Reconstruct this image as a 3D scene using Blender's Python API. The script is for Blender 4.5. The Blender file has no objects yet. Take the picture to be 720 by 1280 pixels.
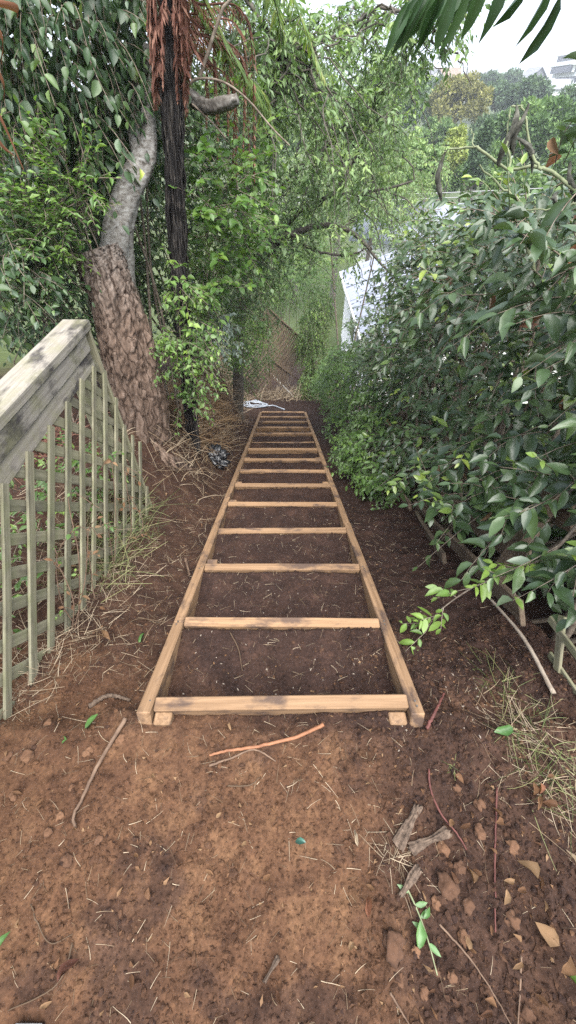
import bpy, bmesh, math, random
import numpy as np
from mathutils import Vector, Matrix

R = math.radians
rs = np.random.RandomState(7)
random.seed(7)
SC = bpy.context.scene
COL = SC.collection

# ------------------------------------------------------------------ camera
PITCH = R(46.1)
FPX = 490.0                       # focal length in pixels of the 720 x 1280 frame
CAMZ = 1.55
cam_d = bpy.data.cameras.new('camera')
cam = bpy.data.objects.new('camera', cam_d)
COL.objects.link(cam)
cam.location = (0, 0, CAMZ)
cam.rotation_euler = (R(90) - PITCH, 0, 0)
cam_d.sensor_fit = 'VERTICAL'
cam_d.sensor_height = 36.0
cam_d.lens = 36.0 * FPX / 1280.0
cam_d.clip_start = 0.02
cam_d.clip_end = 3000
SC.camera = cam

# ------------------------------------------------------------------ sky, sun, exposure
world = bpy.data.worlds.new('World')
SC.world = world
world.use_nodes = True
wn = world.node_tree
wn.nodes.clear()
SUN_EL, SUN_AZ = R(66), R(160)     # azimuth of the sun, clockwise from +Y
w_out = wn.nodes.new('ShaderNodeOutputWorld')
w_bg = wn.nodes.new('ShaderNodeBackground')
w_bg.inputs['Strength'].default_value = 0.125
sky = wn.nodes.new('ShaderNodeTexSky')
sky.sky_type = 'NISHITA'
sky.sun_disc = False
sky.sun_elevation = SUN_EL
sky.sun_rotation = SUN_AZ
sky.dust_density = 3.0
w_tc = wn.nodes.new('ShaderNodeTexCoord')
w_map = wn.nodes.new('ShaderNodeMapping')
w_map.inputs['Scale'].default_value = (1, 1, 2.6)
w_no = wn.nodes.new('ShaderNodeTexNoise')
w_no.inputs['Scale'].default_value = 4.5
w_no.inputs['Detail'].default_value = 6
w_no.inputs['Roughness'].default_value = 0.55
w_cr = wn.nodes.new('ShaderNodeValToRGB')      # even cloud deck, soft lighter and darker cloud
w_cr.color_ramp.elements[0].position = 0.38
w_cr.color_ramp.elements[0].color = (2.1, 2.45, 3.05, 1)
w_cr.color_ramp.elements[1].position = 0.62
w_cr.color_ramp.elements[1].color = (3.3, 3.6, 4.1, 1)
w_mix = wn.nodes.new('ShaderNodeMix')
w_mix.data_type = 'RGBA'
w_mix.inputs[0].default_value = 0.85
L = wn.links.new
L(w_tc.outputs['Generated'], w_map.inputs[0])
L(w_map.outputs[0], w_no.inputs['Vector'])
L(w_no.outputs['Fac'], w_cr.inputs[0])
L(sky.outputs[0], w_mix.inputs[6])
L(w_cr.outputs[0], w_mix.inputs[7])
L(w_mix.outputs[2], w_bg.inputs['Color'])
L(w_bg.outputs[0], w_out.inputs['Surface'])

sun_d = bpy.data.lights.new('sun', 'SUN')
sun_d.energy = 3.0
sun_d.angle = R(75)
sun_d.color = (1.0, 0.965, 0.92)
sun = bpy.data.objects.new('sun', sun_d)
COL.objects.link(sun)
sv = Vector((math.sin(SUN_AZ) * math.cos(SUN_EL), math.cos(SUN_AZ) * math.cos(SUN_EL), math.sin(SUN_EL)))
sun.rotation_euler = (-sv).to_track_quat('-Z', 'Y').to_euler()
sun.location = (0, 0, 30)

SC.view_settings.view_transform = 'Standard'
SC.view_settings.look = 'None'
SC.view_settings.exposure = 2.1
SC.view_settings.gamma = 1.0
SC.cycles.max_bounces = 6
SC.cycles.volume_bounces = 0
SC.cycles.transparent_max_bounces = 8
SC.cycles.use_denoising = False

# ------------------------------------------------------------------ helpers
FWD = np.array([0, math.cos(PITCH), -math.sin(PITCH)])
UPV = np.array([0, math.sin(PITCH), math.cos(PITCH)])
CAMP = np.array([0, 0, CAMZ])


def at(px, py, Y=None, X=None, Z=None):
    """the place in the scene that lies at a given real distance (Y), offset (X) or height (Z)"""
    d = np.array([1., 0, 0]) * (px - 360) / FPX + UPV * (640 - py) / FPX + FWD
    t = Y / d[1] if Y is not None else (X / d[0] if X is not None else (Z - CAMZ) / d[2])
    return CAMP + d * t


def project(P):
    q = P - CAMP
    z = q @ FWD
    zz = np.maximum(z, 1e-3)
    return 360 + FPX * q[:, 0] / zz, 640 - FPX * (q @ UPV) / zz, z


def unit(v):
    v = np.asarray(v, float)
    return v / np.maximum(np.linalg.norm(v, axis=-1, keepdims=True), 1e-9)


def hash2(ix, iy, seed):
    h = (ix.astype(np.int64) * 374761393 + iy.astype(np.int64) * 668265263 + seed * 974634777) & 0xffffffff
    h = ((h ^ (h >> 13)) * 1274126177) & 0xffffffff
    h = h ^ (h >> 16)
    return (h & 0xffffff) / float(0xffffff)


def noise2(x, y, seed=0):
    x = np.asarray(x, float); y = np.asarray(y, float)
    ix, iy = np.floor(x), np.floor(y)
    fx, fy = x - ix, y - iy
    fx = fx * fx * (3 - 2 * fx); fy = fy * fy * (3 - 2 * fy)
    ix = ix.astype(np.int64); iy = iy.astype(np.int64)
    a = hash2(ix, iy, seed); b = hash2(ix + 1, iy, seed)
    c = hash2(ix, iy + 1, seed); d = hash2(ix + 1, iy + 1, seed)
    return (a + (b - a) * fx) * (1 - fy) + (c + (d - c) * fx) * fy


def fbm(x, y, seed=0, octv=4, gain=0.5):
    s = 0; a = 1; n = 0
    for i in range(octv):
        s = s + a * noise2(x * 2 ** i + 17.3 * i, y * 2 ** i - 9.1 * i, seed + i)
        n += a; a *= gain
    return s / n


def sstep(a, b, x):
    t = np.clip((np.asarray(x, float) - a) / (b - a), 0, 1)
    return t * t * (3 - 2 * t)


WL = {}       # world location of every parent


def wloc(o):
    return WL.get(o.name, np.zeros(3)) if o is not None else np.zeros(3)


def tag(o, label=None, cat=None, group=None, kind=None):
    if label: o['label'] = label
    if cat: o['category'] = cat
    if group: o['group'] = group
    if kind: o['kind'] = kind
    return o


def thing(name, loc, label, cat, group=None):
    o = bpy.data.objects.new(name, None)
    o.empty_display_size = 0.1
    COL.objects.link(o)
    o.location = loc
    WL[o.name] = np.array(loc, float)
    return tag(o, label, cat, group)


def new_mesh(name, V, faces, attrs=None, smooth=False, mats=None):
    """faces: list of int arrays (M, k)"""
    me = bpy.data.meshes.new(name)
    V = np.asarray(V, np.float32)
    fl = [np.asarray(f, np.int32) for f in faces if len(f)]
    nl = sum(f.size for f in fl); nf = sum(len(f) for f in fl)
    me.vertices.add(len(V)); me.loops.add(nl); me.polygons.add(nf)
    me.vertices.foreach_set('co', V.ravel())
    me.loops.foreach_set('vertex_index', np.concatenate([f.ravel() for f in fl]))
    tot = np.concatenate([np.full(len(f), f.shape[1], np.int32) for f in fl])
    st = np.zeros(nf, np.int32); st[1:] = np.cumsum(tot)[:-1]
    me.polygons.foreach_set('loop_start', st)
    me.polygons.foreach_set('use_smooth', np.full(nf, bool(smooth)))
    for k, v in (attrs or {}).items():
        at_ = me.attributes.new(k, 'FLOAT', 'POINT')
        at_.data.foreach_set('value', np.asarray(v, np.float32))
    me.update(calc_edges=True)
    if mats is not None:
        me.materials.append(mats)
    return me


def mk(name, V, faces, mat, parent=None, base=None, attrs=None, smooth=False, kind=None):
    V = np.asarray(V, float)
    if parent is not None:
        off = wloc(parent); loc = np.zeros(3)
    else:
        off = np.asarray(base if base is not None else (0, 0, 0), float); loc = off
    me = new_mesh(name, V - off, faces, attrs, smooth, mat)
    o = bpy.data.objects.new(name, me)
    COL.objects.link(o)
    o.location = loc
    o.parent = parent
    WL[o.name] = off
    if kind: o['kind'] = kind
    return o


def link_mesh(name, me, loc, rot=None, parent=None, scale=None, matrix=None):
    o = bpy.data.objects.new(name, me)
    COL.objects.link(o)
    o.parent = parent
    off = wloc(parent)
    if matrix is not None:
        m = matrix.copy(); m.translation = Vector(matrix.translation) - Vector(off)
        o.matrix_local = m
        WL[o.name] = np.array(matrix.translation)
    else:
        o.location = Vector(loc) - Vector(off)
        if rot is not None: o.rotation_euler = rot
        if scale is not None: o.scale = scale
        WL[o.name] = np.array(loc, float)
    return o


def box_mesh(name, sx, sy, sz, bev=0.004, mat=None, wob=0.0, cuts=0, seed=0):
    bm = bmesh.new()
    bmesh.ops.create_cube(bm, size=1.0)
    bmesh.ops.scale(bm, vec=(sx, sy, sz), verts=bm.verts)
    if cuts:
        ed = [e for e in bm.edges if abs(e.verts[0].co.x - e.verts[1].co.x) > 1e-5]
        bmesh.ops.subdivide_edges(bm, edges=ed, cuts=cuts)
    if bev:
        es = [e for e in bm.edges if len(e.link_faces) == 2 and e.calc_face_angle() > 0.5]
        bmesh.ops.bevel(bm, geom=es, offset=bev, segments=1, affect='EDGES')
    if wob:
        for v in bm.verts:
            a = float(noise2(v.co.x * 3 + seed * 7.7, 0.5, 3)) - .5
            b = float(noise2(v.co.x * 3 + seed * 5.1, 9.5, 4)) - .5
            v.co.y += a * wob; v.co.z += b * wob
    me = bpy.data.meshes.new(name)
    bm.to_mesh(me); bm.free()
    if mat: me.materials.append(mat)
    return me


def beam(name, a, b, w, h, mat, parent=None, up=(0, 0, 1), bev=0.003, wob=0.0, cuts=0, seed=0):
    """a board from a to b: local x along it, w across, h along 'up'"""
    a = np.asarray(a, float); b = np.asarray(b, float)
    x = unit(b - a); up = np.asarray(up, float)
    y = unit(np.cross(up, x)); z = np.cross(x, y)
    me = box_mesh(name, np.linalg.norm(b - a), w, h, bev, mat, wob, cuts, seed)
    M = Matrix(((x[0], y[0], z[0], 0), (x[1], y[1], z[1], 0), (x[2], y[2], z[2], 0), (0, 0, 0, 1)))
    M.translation = Vector((a + b) / 2)
    return link_mesh(name, me, None, parent=parent, matrix=M)


def smooth_path(P, n):
    P = np.asarray(P, float)
    if len(P) < 3:
        t = np.linspace(0, 1, n)[:, None]
        return P[0] * (1 - t) + P[-1] * t
    Q = np.vstack([2 * P[0] - P[1], P, 2 * P[-1] - P[-2]])
    u = np.linspace(0, len(P) - 1 - 1e-6, n)
    i = np.floor(u).astype(int); f = (u - i)[:, None]
    p0, p1, p2, p3 = Q[i], Q[i + 1], Q[i + 2], Q[i + 3]
    return 0.5 * (2 * p1 + (p2 - p0) * f + (2 * p0 - 5 * p1 + 4 * p2 - p3) * f ** 2 + (3 * p1 - p0 - 3 * p2 + p3) * f ** 3)


def tube(P, rad, sides=6, disp=None, cap=True):
    P = np.asarray(P, float); n = len(P)
    rad = np.broadcast_to(np.asarray(rad, float), (n,)) if np.ndim(rad) == 0 else np.asarray(rad, float)
    if len(rad) != n: rad = np.interp(np.linspace(0, 1, n), np.linspace(0, 1, len(rad)), rad)
    T = unit(np.gradient(P, axis=0))
    ref = np.array([0, 0, 1.]) if abs(T[:, 2]).mean() < 0.85 else np.array([1., 0, 0])
    A = unit(np.cross(T, ref)); B = np.cross(T, A)
    th = np.linspace(0, 2 * np.pi, sides, endpoint=False)
    rr = rad[:, None] * np.ones(sides)[None]
    if disp is not None: rr = rr * disp(np.linspace(0, 1, n)[:, None], th[None])
    V = P[:, None] + rr[..., None] * (A[:, None] * np.cos(th)[None, :, None] + B[:, None] * np.sin(th)[None, :, None])
    V = V.reshape(-1, 3)
    i = np.arange(n - 1)[:, None] * sides; j = np.arange(sides)[None]; k = (j + 1) % sides
    F = np.stack([i + j, i + k, i + sides + k, i + sides + j], -1).reshape(-1, 4)
    T3 = np.zeros((0, 3), int)
    if cap and sides > 2:
        c0 = len(V); V = np.vstack([V, P[0], P[-1]])
        jj = np.arange(sides)
        t0 = np.stack([np.full(sides, c0), (jj + 1) % sides, jj], -1)
        o = (n - 1) * sides
        t1 = np.stack([np.full(sides, c0 + 1), o + jj, o + (jj + 1) % sides], -1)
        T3 = np.vstack([t0, t1])
    return V, F, T3


def batch_tubes(P, rad, sides=3):
    """many thin tubes at once: P (N, S, 3), rad (N, S)"""
    N_, S_ = P.shape[:2]
    T = unit(np.gradient(P, axis=1))
    ref = np.where(np.abs(T[..., 2:3]) < .9, np.array([0, 0, 1.]), np.array([1., 0, 0]))
    A = unit(np.cross(T, ref)); B = np.cross(T, A)
    th = np.linspace(0, 2 * np.pi, sides, endpoint=False)
    V = P[:, :, None] + rad[:, :, None, None] * (A[:, :, None] * np.cos(th)[:, None] + B[:, :, None] * np.sin(th)[:, None])
    i = np.arange(S_ - 1)[:, None] * sides; j = np.arange(sides)[None]; k = (j + 1) % sides
    F = np.stack([i + j, i + k, i + sides + k, i + sides + j], -1).reshape(-1, 4)
    F = (F[None] + (np.arange(N_) * S_ * sides)[:, None, None]).reshape(-1, 4)
    return V.reshape(-1, 3), F


class Acc:
    def __init__(s): s.V = []; s.Q = []; s.T = []; s.r = []; s.n = 0
    def add(s, V, Q=None, T=None, rnd=0.5):
        s.V.append(V)
        if Q is not None and len(Q): s.Q.append(np.asarray(Q) + s.n)
        if T is not None and len(T): s.T.append(np.asarray(T) + s.n)
        s.r.append(np.full(len(V), rnd)); s.n += len(V)
    def batch(s, P, rad, sides, rnd):
        V, Q = batch_tubes(P, rad, sides)
        s.V.append(V); s.Q.append(Q + s.n); s.r.append(np.repeat(rnd, P.shape[1] * sides)); s.n += len(V)
    def tube(s, P, rad, sides=5, rnd=0.5, cap=False): s.add(*tube(P, rad, sides, cap=cap), rnd=rnd)
    def build(s, name, mat, parent=None, base=None, smooth=True, kind=None):
        if not s.V: return None
        F = []
        if s.Q: F.append(np.vstack(s.Q))
        if s.T: F.append(np.vstack(s.T))
        return mk(name, np.vstack(s.V), F, mat, parent, base, {'rnd': np.concatenate(s.r)}, smooth, kind)


# ------------------------------------------------------------------ materials
def nmat(name):
    m = bpy.data.materials.new(name); m.use_nodes = True
    nt = m.node_tree; nt.nodes.clear()
    out = nt.nodes.new('ShaderNodeOutputMaterial')
    return m, nt, out


def nn(nt, typ, **kw):
    n = nt.nodes.new(typ)
    for k, v in kw.items():
        if k in n.inputs: n.inputs[k].default_value = v
        else: setattr(n, k, v)
    return n


def ramp(nt, stops, fac=None, interp='LINEAR'):
    r = nt.nodes.new('ShaderNodeValToRGB'); r.color_ramp.interpolation = interp
    el = r.color_ramp.elements
    while len(el) > 1: el.remove(el[0])
    el[0].position = stops[0][0]; el[0].color = (*stops[0][1], 1)
    for p, c in stops[1:]:
        e = el.new(p); e.color = (*c, 1)
    if fac is not None: nt.links.new(fac, r.inputs[0])
    return r.outputs[0]


def mixc(nt, fac, a, b, mode='MIX'):
    m = nt.nodes.new('ShaderNodeMix'); m.data_type = 'RGBA'; m.blend_type = mode
    for s, i in ((fac, 0), (a, 6), (b, 7)):
        if isinstance(s, (int, float)): m.inputs[i].default_value = s
        elif isinstance(s, tuple): m.inputs[i].default_value = (*s, 1)
        else: nt.links.new(s, m.inputs[i])
    return m.outputs[2]


def leaf_mat(name, stops, back=None, rough=0.42, trans=0.3, spec=0.5, vein=True):
    m, nt, out = nmat(name); L = nt.links.new
    a = nn(nt, 'ShaderNodeAttribute', attribute_name='rnd')
    c = ramp(nt, stops, a.outputs['Fac'])
    geo = nn(nt, 'ShaderNodeNewGeometry')
    no = nn(nt, 'ShaderNodeTexNoise', Scale=22.0, Detail=3.0)
    L(geo.outputs['Position'], no.inputs['Vector'])
    c = mixc(nt, 0.45, c, ramp(nt, [(0.3, (0.35, 0.37, 0.3)), (0.7, (1.0, 1.0, 1.0))], no.outputs['Fac']), 'MULTIPLY')
    cb = mixc(nt, 0.5, c, back) if back else c
    cc = mixc(nt, geo.outputs['Backfacing'], c, cb)
    p = nn(nt, 'ShaderNodeBsdfPrincipled', Roughness=rough)
    p.inputs['Specular IOR Level'].default_value = spec
    L(cc, p.inputs['Base Color'])
    if trans:
        t = nn(nt, 'ShaderNodeBsdfTranslucent')
        L(mixc(nt, 1.0, c, (1.25, 1.35, 0.7), 'MULTIPLY'), t.inputs['Color'])
        mx = nn(nt, 'ShaderNodeMixShader'); mx.inputs[0].default_value = trans
        L(p.outputs[0], mx.inputs[1]); L(t.outputs[0], mx.inputs[2]); L(mx.outputs[0], out.inputs[0])
    else:
        L(p.outputs[0], out.inputs[0])
    return m


def wood_mat(name, c1, c2, stain, stain_amt=0.4, rough=0.75, gscale=1.0, moss=None, moss_amt=0.0, bump=0.25):
    """grain runs along the board's own x axis"""
    m, nt, out = nmat(name); L = nt.links.new
    tc = nn(nt, 'ShaderNodeTexCoord'); oi = nn(nt, 'ShaderNodeObjectInfo')
    add = nn(nt, 'ShaderNodeVectorMath', operation='ADD')
    mul = nn(nt, 'ShaderNodeVectorMath', operation='SCALE'); mul.inputs['Scale'].default_value = 13.0
    cmb = nn(nt, 'ShaderNodeCombineXYZ')
    for i in range(3): L(oi.outputs['Random'], cmb.inputs[i])
    L(cmb.outputs[0], mul.inputs[0])
    L(tc.outputs['Object'], add.inputs[0]); L(mul.outputs[0], add.inputs[1])
    mp = nn(nt, 'ShaderNodeMapping'); mp.inputs['Scale'].default_value = (2.0 * gscale, 60 * gscale, 60 * gscale)
    L(add.outputs[0], mp.inputs[0])
    n1 = nn(nt, 'ShaderNodeTexNoise', Scale=1.0, Detail=5.0, Roughness=0.65, Distortion=0.6)
    L(mp.outputs[0], n1.inputs['Vector'])
    c = ramp(nt, [(0.3, c1), (0.68, c2)], n1.outputs['Fac'])
    mp2 = nn(nt, 'ShaderNodeMapping'); mp2.inputs['Scale'].default_value = (5, 11, 11)
    L(add.outputs[0], mp2.inputs[0])
    n2 = nn(nt, 'ShaderNodeTexNoise', Scale=1.0, Detail=4.0, Roughness=0.6)
    L(mp2.outputs[0], n2.inputs['Vector'])
    f = ramp(nt, [(0.51, (0, 0, 0)), (0.64, (stain_amt,) * 3)], n2.outputs['Fac'])
    c = mixc(nt, f, c, stain)
    if moss:
        n3 = nn(nt, 'ShaderNodeTexNoise', Scale=9.0, Detail=5.0, Roughness=0.7)
        L(add.outputs[0], n3.inputs['Vector'])
        f = ramp(nt, [(0.45, (0, 0, 0)), (0.65, (moss_amt,) * 3)], n3.outputs['Fac'])
        c = mixc(nt, f, c, moss)
    hv = ramp(nt, [(0.0, (0.82, 0.82, 0.82)), (1.0, (1.1, 1.08, 1.05))], oi.outputs['Random'])
    c = mixc(nt, 1.0, c, hv, 'MULTIPLY')
    p = nn(nt, 'ShaderNodeBsdfPrincipled', Roughness=rough); p.inputs['Specular IOR Level'].default_value = 0.25
    L(c, p.inputs['Base Color'])
    b = nn(nt, 'ShaderNodeBump', Strength=bump, Distance=0.004)
    L(n1.outputs['Fac'], b.inputs['Height']); L(b.outputs[0], p.inputs['Normal'])
    L(p.outputs[0], out.inputs[0])
    return m


def plain_mat(name, stops, scale=8.0, rough=0.8, bump=0.3, bdist=0.01, use_rnd=False, spec=0.3, stretch=(1, 1, 1), metallic=0):
    m, nt, out = nmat(name); L = nt.links.new
    geo = nn(nt, 'ShaderNodeNewGeometry')
    mp = nn(nt, 'ShaderNodeMapping'); mp.inputs['Scale'].default_value = stretch
    L(geo.outputs['Position'], mp.inputs[0])
    no = nn(nt, 'ShaderNodeTexNoise', Scale=scale, Detail=6.0, Roughness=0.65)
    L(mp.outputs[0], no.inputs['Vector'])
    fac = no.outputs['Fac']
    if use_rnd:
        a = nn(nt, 'ShaderNodeAttribute', attribute_name='rnd')
        mm = nn(nt, 'ShaderNodeMath', operation='MULTIPLY_ADD')
        L(no.outputs['Fac'], mm.inputs[0]); mm.inputs[1].default_value = 0.5; 
        sub = nn(nt, 'ShaderNodeMath', operation='SUBTRACT'); L(a.outputs['Fac'], sub.inputs[0]); sub.inputs[1].default_value = 0.25
        L(sub.outputs[0], mm.inputs[2]); fac = mm.outputs[0]
    c = ramp(nt, stops, fac)
    p = nn(nt, 'ShaderNodeBsdfPrincipled', Roughness=rough, Metallic=metallic); p.inputs['Specular IOR Level'].default_value = spec
    L(c, p.inputs['Base Color'])
    if bump:
        b = nn(nt, 'ShaderNodeBump', Strength=bump, Distance=bdist)
        L(no.outputs['Fac'], b.inputs['Height']); L(b.outputs[0], p.inputs['Normal'])
    L(p.outputs[0], out.inputs[0])
    return m


def soil_mat():
    m, nt, out = nmat('soil'); L = nt.links.new
    geo = nn(nt, 'ShaderNodeNewGeometry')
    d = nn(nt, 'ShaderNodeAttribute', attribute_name='dark')
    g = nn(nt, 'ShaderNodeAttribute', attribute_name='green')
    n1 = nn(nt, 'ShaderNodeTexNoise', Scale=9.0, Detail=8.0, Roughness=0.72)
    n2 = nn(nt, 'ShaderNodeTexNoise', Scale=85.0, Detail=5.0, Roughness=0.7)
    for n in (n1, n2): L(geo.outputs['Position'], n.inputs['Vector'])
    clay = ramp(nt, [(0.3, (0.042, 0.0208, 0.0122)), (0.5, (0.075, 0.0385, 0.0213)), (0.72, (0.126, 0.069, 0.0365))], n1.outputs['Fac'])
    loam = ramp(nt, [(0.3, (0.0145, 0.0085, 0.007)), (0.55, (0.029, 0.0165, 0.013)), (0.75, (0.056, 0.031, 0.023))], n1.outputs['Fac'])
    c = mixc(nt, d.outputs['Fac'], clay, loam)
    c = mixc(nt, 0.75, c, ramp(nt, [(0.3, (0.35, 0.32, 0.30)), (0.5, (0.95, 0.95, 0.95)), (0.70, (1.5, 1.45, 1.4))], n2.outputs['Fac']), 'MULTIPLY')
    grn = ramp(nt, [(0.35, (0.03, 0.05, 0.015)), (0.65, (0.08, 0.11, 0.03))], n1.outputs['Fac'])
    c = mixc(nt, g.outputs['Fac'], c, grn)
    p = nn(nt, 'ShaderNodeBsdfPrincipled', Roughness=0.92); p.inputs['Specular IOR Level'].default_value = 0.15
    L(c, p.inputs['Base Color'])
    b = nn(nt, 'ShaderNodeBump', Strength=0.8, Distance=0.005)
    L(n2.outputs['Fac'], b.inputs['Height']); L(b.outputs[0], p.inputs['Normal'])
    L(p.outputs[0], out.inputs[0])
    return m


M_SOIL = soil_mat()
M_WOOD = wood_mat('new_pine', (0.138, 0.082, 0.044), (0.262, 0.166, 0.096), (0.045, 0.031, 0.028), 0.8, 0.8, bump=.45)
M_NAIL = plain_mat('galvanised_nail', [(.3, (.10, .095, .09)), (.7, (.2, .19, .18))], 50, .5, 0, metallic=.6)
M_FENCE = wood_mat('weathered_lattice', (0.125, 0.116, 0.078), (0.235, 0.222, 0.155), (0.055, 0.05, 0.04), 0.55, 0.9, 1.2, (0.15, 0.158, 0.085), 0.7, 0.5)
M_RAIL = wood_mat('weathered_rail', (0.15, 0.135, 0.115), (0.27, 0.25, 0.215), (0.03, 0.027, 0.028), 0.92, 0.9, 1.5, (0.17, 0.165, 0.095), 0.6, 0.6)
M_PLANK = wood_mat('rotten_plank', (0.085, 0.06, 0.042), (0.19, 0.145, 0.105), (0.035, 0.025, 0.02), 0.6, 0.95, 1.0, (0.07, 0.075, 0.04), 0.4, 0.6)
M_BARK = plain_mat('old_bark', [(0.32, (0.03, 0.02, 0.015)), (0.46, (0.10, 0.066, 0.05)), (0.6, (0.15, 0.105, 0.08)), (0.72, (0.22, 0.165, 0.135))], 30, 0.95, 1.0, 0.015, stretch=(1, 1, .5))


def bark_mat(name, stops, crack, scale=15.0, zst=.2, width=.045, bump=.6, bdist=.010):
    m, nt, out = nmat(name); L = nt.links.new
    geo = nn(nt, 'ShaderNodeNewGeometry')
    wn_ = nn(nt, 'ShaderNodeTexNoise', Scale=9.0, Detail=4.0); L(geo.outputs['Position'], wn_.inputs['Vector'])
    sc_ = nn(nt, 'ShaderNodeVectorMath', operation='SCALE'); sc_.inputs['Scale'].default_value = .10; L(wn_.outputs['Color'], sc_.inputs[0])
    ad = nn(nt, 'ShaderNodeVectorMath', operation='ADD'); L(geo.outputs['Position'], ad.inputs[0]); L(sc_.outputs[0], ad.inputs[1])
    mp = nn(nt, 'ShaderNodeMapping'); mp.inputs['Scale'].default_value = (1, 1, zst); L(ad.outputs[0], mp.inputs[0])
    vo = nn(nt, 'ShaderNodeTexVoronoi', Scale=scale); vo.feature = 'DISTANCE_TO_EDGE'; L(mp.outputs[0], vo.inputs['Vector'])
    no = nn(nt, 'ShaderNodeTexNoise', Scale=38.0, Detail=6.0, Roughness=.7); L(mp.outputs[0], no.inputs['Vector'])
    c = ramp(nt, stops, no.outputs['Fac'])
    sx = nn(nt, 'ShaderNodeSeparateXYZ'); L(ad.outputs[0], sx.inputs[0])     # the bark gets greyer and younger higher up
    mr = nn(nt, 'ShaderNodeMapRange'); L(sx.outputs['Z'], mr.inputs[0]); mr.inputs[1].default_value = .55; mr.inputs[2].default_value = 1.5
    pale = ramp(nt, [(0.35, (0.06, 0.05, 0.042)), (0.5, (0.17, 0.155, 0.138)), (0.66, (0.28, 0.27, 0.25))], no.outputs['Fac'])
    c = mixc(nt, mr.outputs[0], c, pale)
    f = ramp(nt, [(0.0, (1, 1, 1)), (width, (.25, .25, .25)), (width * 2.2, (0, 0, 0))], vo.outputs['Distance'])
    c = mixc(nt, f, c, crack)
    p = nn(nt, 'ShaderNodeBsdfPrincipled', Roughness=.95); p.inputs['Specular IOR Level'].default_value = .15
    L(c, p.inputs['Base Color'])
    h = nn(nt, 'ShaderNodeMath', operation='MULTIPLY_ADD')
    cl = nn(nt, 'ShaderNodeMath', operation='MINIMUM'); L(vo.outputs['Distance'], cl.inputs[0]); cl.inputs[1].default_value = width * 2.5
    L(cl.outputs[0], h.inputs[0]); h.inputs[1].default_value = 4.0; L(no.outputs['Fac'], h.inputs[2])
    b = nn(nt, 'ShaderNodeBump', Strength=bump, Distance=bdist); L(h.outputs[0], b.inputs['Height']); L(b.outputs[0], p.inputs['Normal'])
    L(p.outputs[0], out.inputs[0])
    return m


M_BARK = bark_mat('rough_bark', [(0.32, (0.05, 0.034, 0.025)), (0.5, (0.125, 0.086, 0.064)), (0.68, (0.20, 0.15, 0.118))], (0.028, 0.018, 0.013))
M_LIMB = plain_mat('pale_limb_bark', [(0.32, (0.05, 0.042, 0.034)), (0.43, (0.16, 0.146, 0.128)), (0.56, (0.25, 0.24, 0.22)), (0.7, (0.33, 0.325, 0.31))], 30, 0.9, 0.7, 0.006, stretch=(1, 1, 1.8))
M_STUB = plain_mat('weathered_stub_bark', [(0.32, (0.04, 0.034, 0.028)), (0.5, (0.11, 0.098, 0.084)), (0.68, (0.2, 0.19, 0.17))], 30, 0.9, 0.7, 0.006)
M_FERNTRUNK = plain_mat('tree_fern_trunk', [(0.35, (0.006, 0.0055, 0.0055)), (0.52, (0.022, 0.019, 0.018)), (0.68, (0.11, 0.095, 0.08))], 26, 0.9, 1.0, 0.02, stretch=(2.4, 2.4, .22))
M_TWIG = plain_mat('twig_bark', [(0.3, (0.08, 0.06, 0.045)), (0.6, (0.22, 0.18, 0.14)), (0.75, (0.34, 0.30, 0.25))], 30, 0.9, 0.2, 0.002)
M_GTWIG = plain_mat('green_twig', [(0.3, (0.10, 0.12, 0.06)), (0.7, (0.22, 0.24, 0.14))], 30, 0.8, 0.1, 0.002)
M_DTWIG = plain_mat('dark_branch', [(0.3, (0.035, 0.030, 0.025)), (0.7, (0.13, 0.115, 0.095))], 20, 0.9, 0.2, 0.003)
M_STRAW = plain_mat('dry_straw', [(0.15, (0.07, 0.045, 0.027)), (0.5, (0.18, 0.13, 0.08)), (0.85, (0.33, 0.265, 0.185))], 40, 0.85, 0, use_rnd=True)
M_GRASS = plain_mat('green_grass', [(0.15, (0.035, 0.05, 0.014)), (0.5, (0.085, 0.11, 0.033)), (0.85, (0.19, 0.19, 0.08))], 30, 0.6, 0, use_rnd=True)
M_RUST = leaf_mat('dead_fern', [(0, (0.075, 0.034, 0.025)), (0.5, (0.165, 0.075, 0.056)), (1, (0.27, 0.15, 0.11))], rough=0.85, trans=0.2, spec=0.1)
M_BRACK = leaf_mat('dry_bracken', [(0, (0.09, 0.055, 0.032)), (0.5, (0.20, 0.125, 0.07)), (1, (0.34, 0.235, 0.14))], rough=0.85, trans=0.2, spec=0.1)
M_DEAD = leaf_mat('dead_leaf', [(0, (0.070, 0.033, 0.018)), (0.5, (0.148, 0.078, 0.040)), (1, (0.234, 0.148, 0.083))], rough=0.75, trans=0.15, spec=0.2)
M_DEADR = leaf_mat('dead_leaf_red', [(0, (0.15, 0.062, 0.038)), (1, (0.24, 0.11, 0.065))], rough=0.7, trans=0.2, spec=0.2)
M_HEDGE = leaf_mat('hedge_leaf', [(0, (0.031, 0.056, 0.025)), (0.55, (0.057, 0.097, 0.040)), (0.85, (0.094, 0.150, 0.050)), (0.93, (0.166, 0.251, 0.048)), (1, (0.250, 0.318, 0.057))], (0.16, 0.20, 0.155), 0.30, 0.22, 0.6)
M_VINE = leaf_mat('low_hedge_leaf', [(0, (0.046, 0.091, 0.024)), (0.6, (0.109, 0.199, 0.044)), (1, (0.233, 0.341, 0.066))], (0.12, 0.17, 0.09), 0.42, 0.3)
M_IVY = leaf_mat('broad_vine_leaf', [(0, (0.025, 0.055, 0.024)), (0.6, (0.053, 0.098, 0.037)), (0.9, (0.124, 0.197, 0.059)), (1, (0.345, 0.420, 0.059))], (0.12, 0.17, 0.12), 0.38, 0.25, 0.5)
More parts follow.
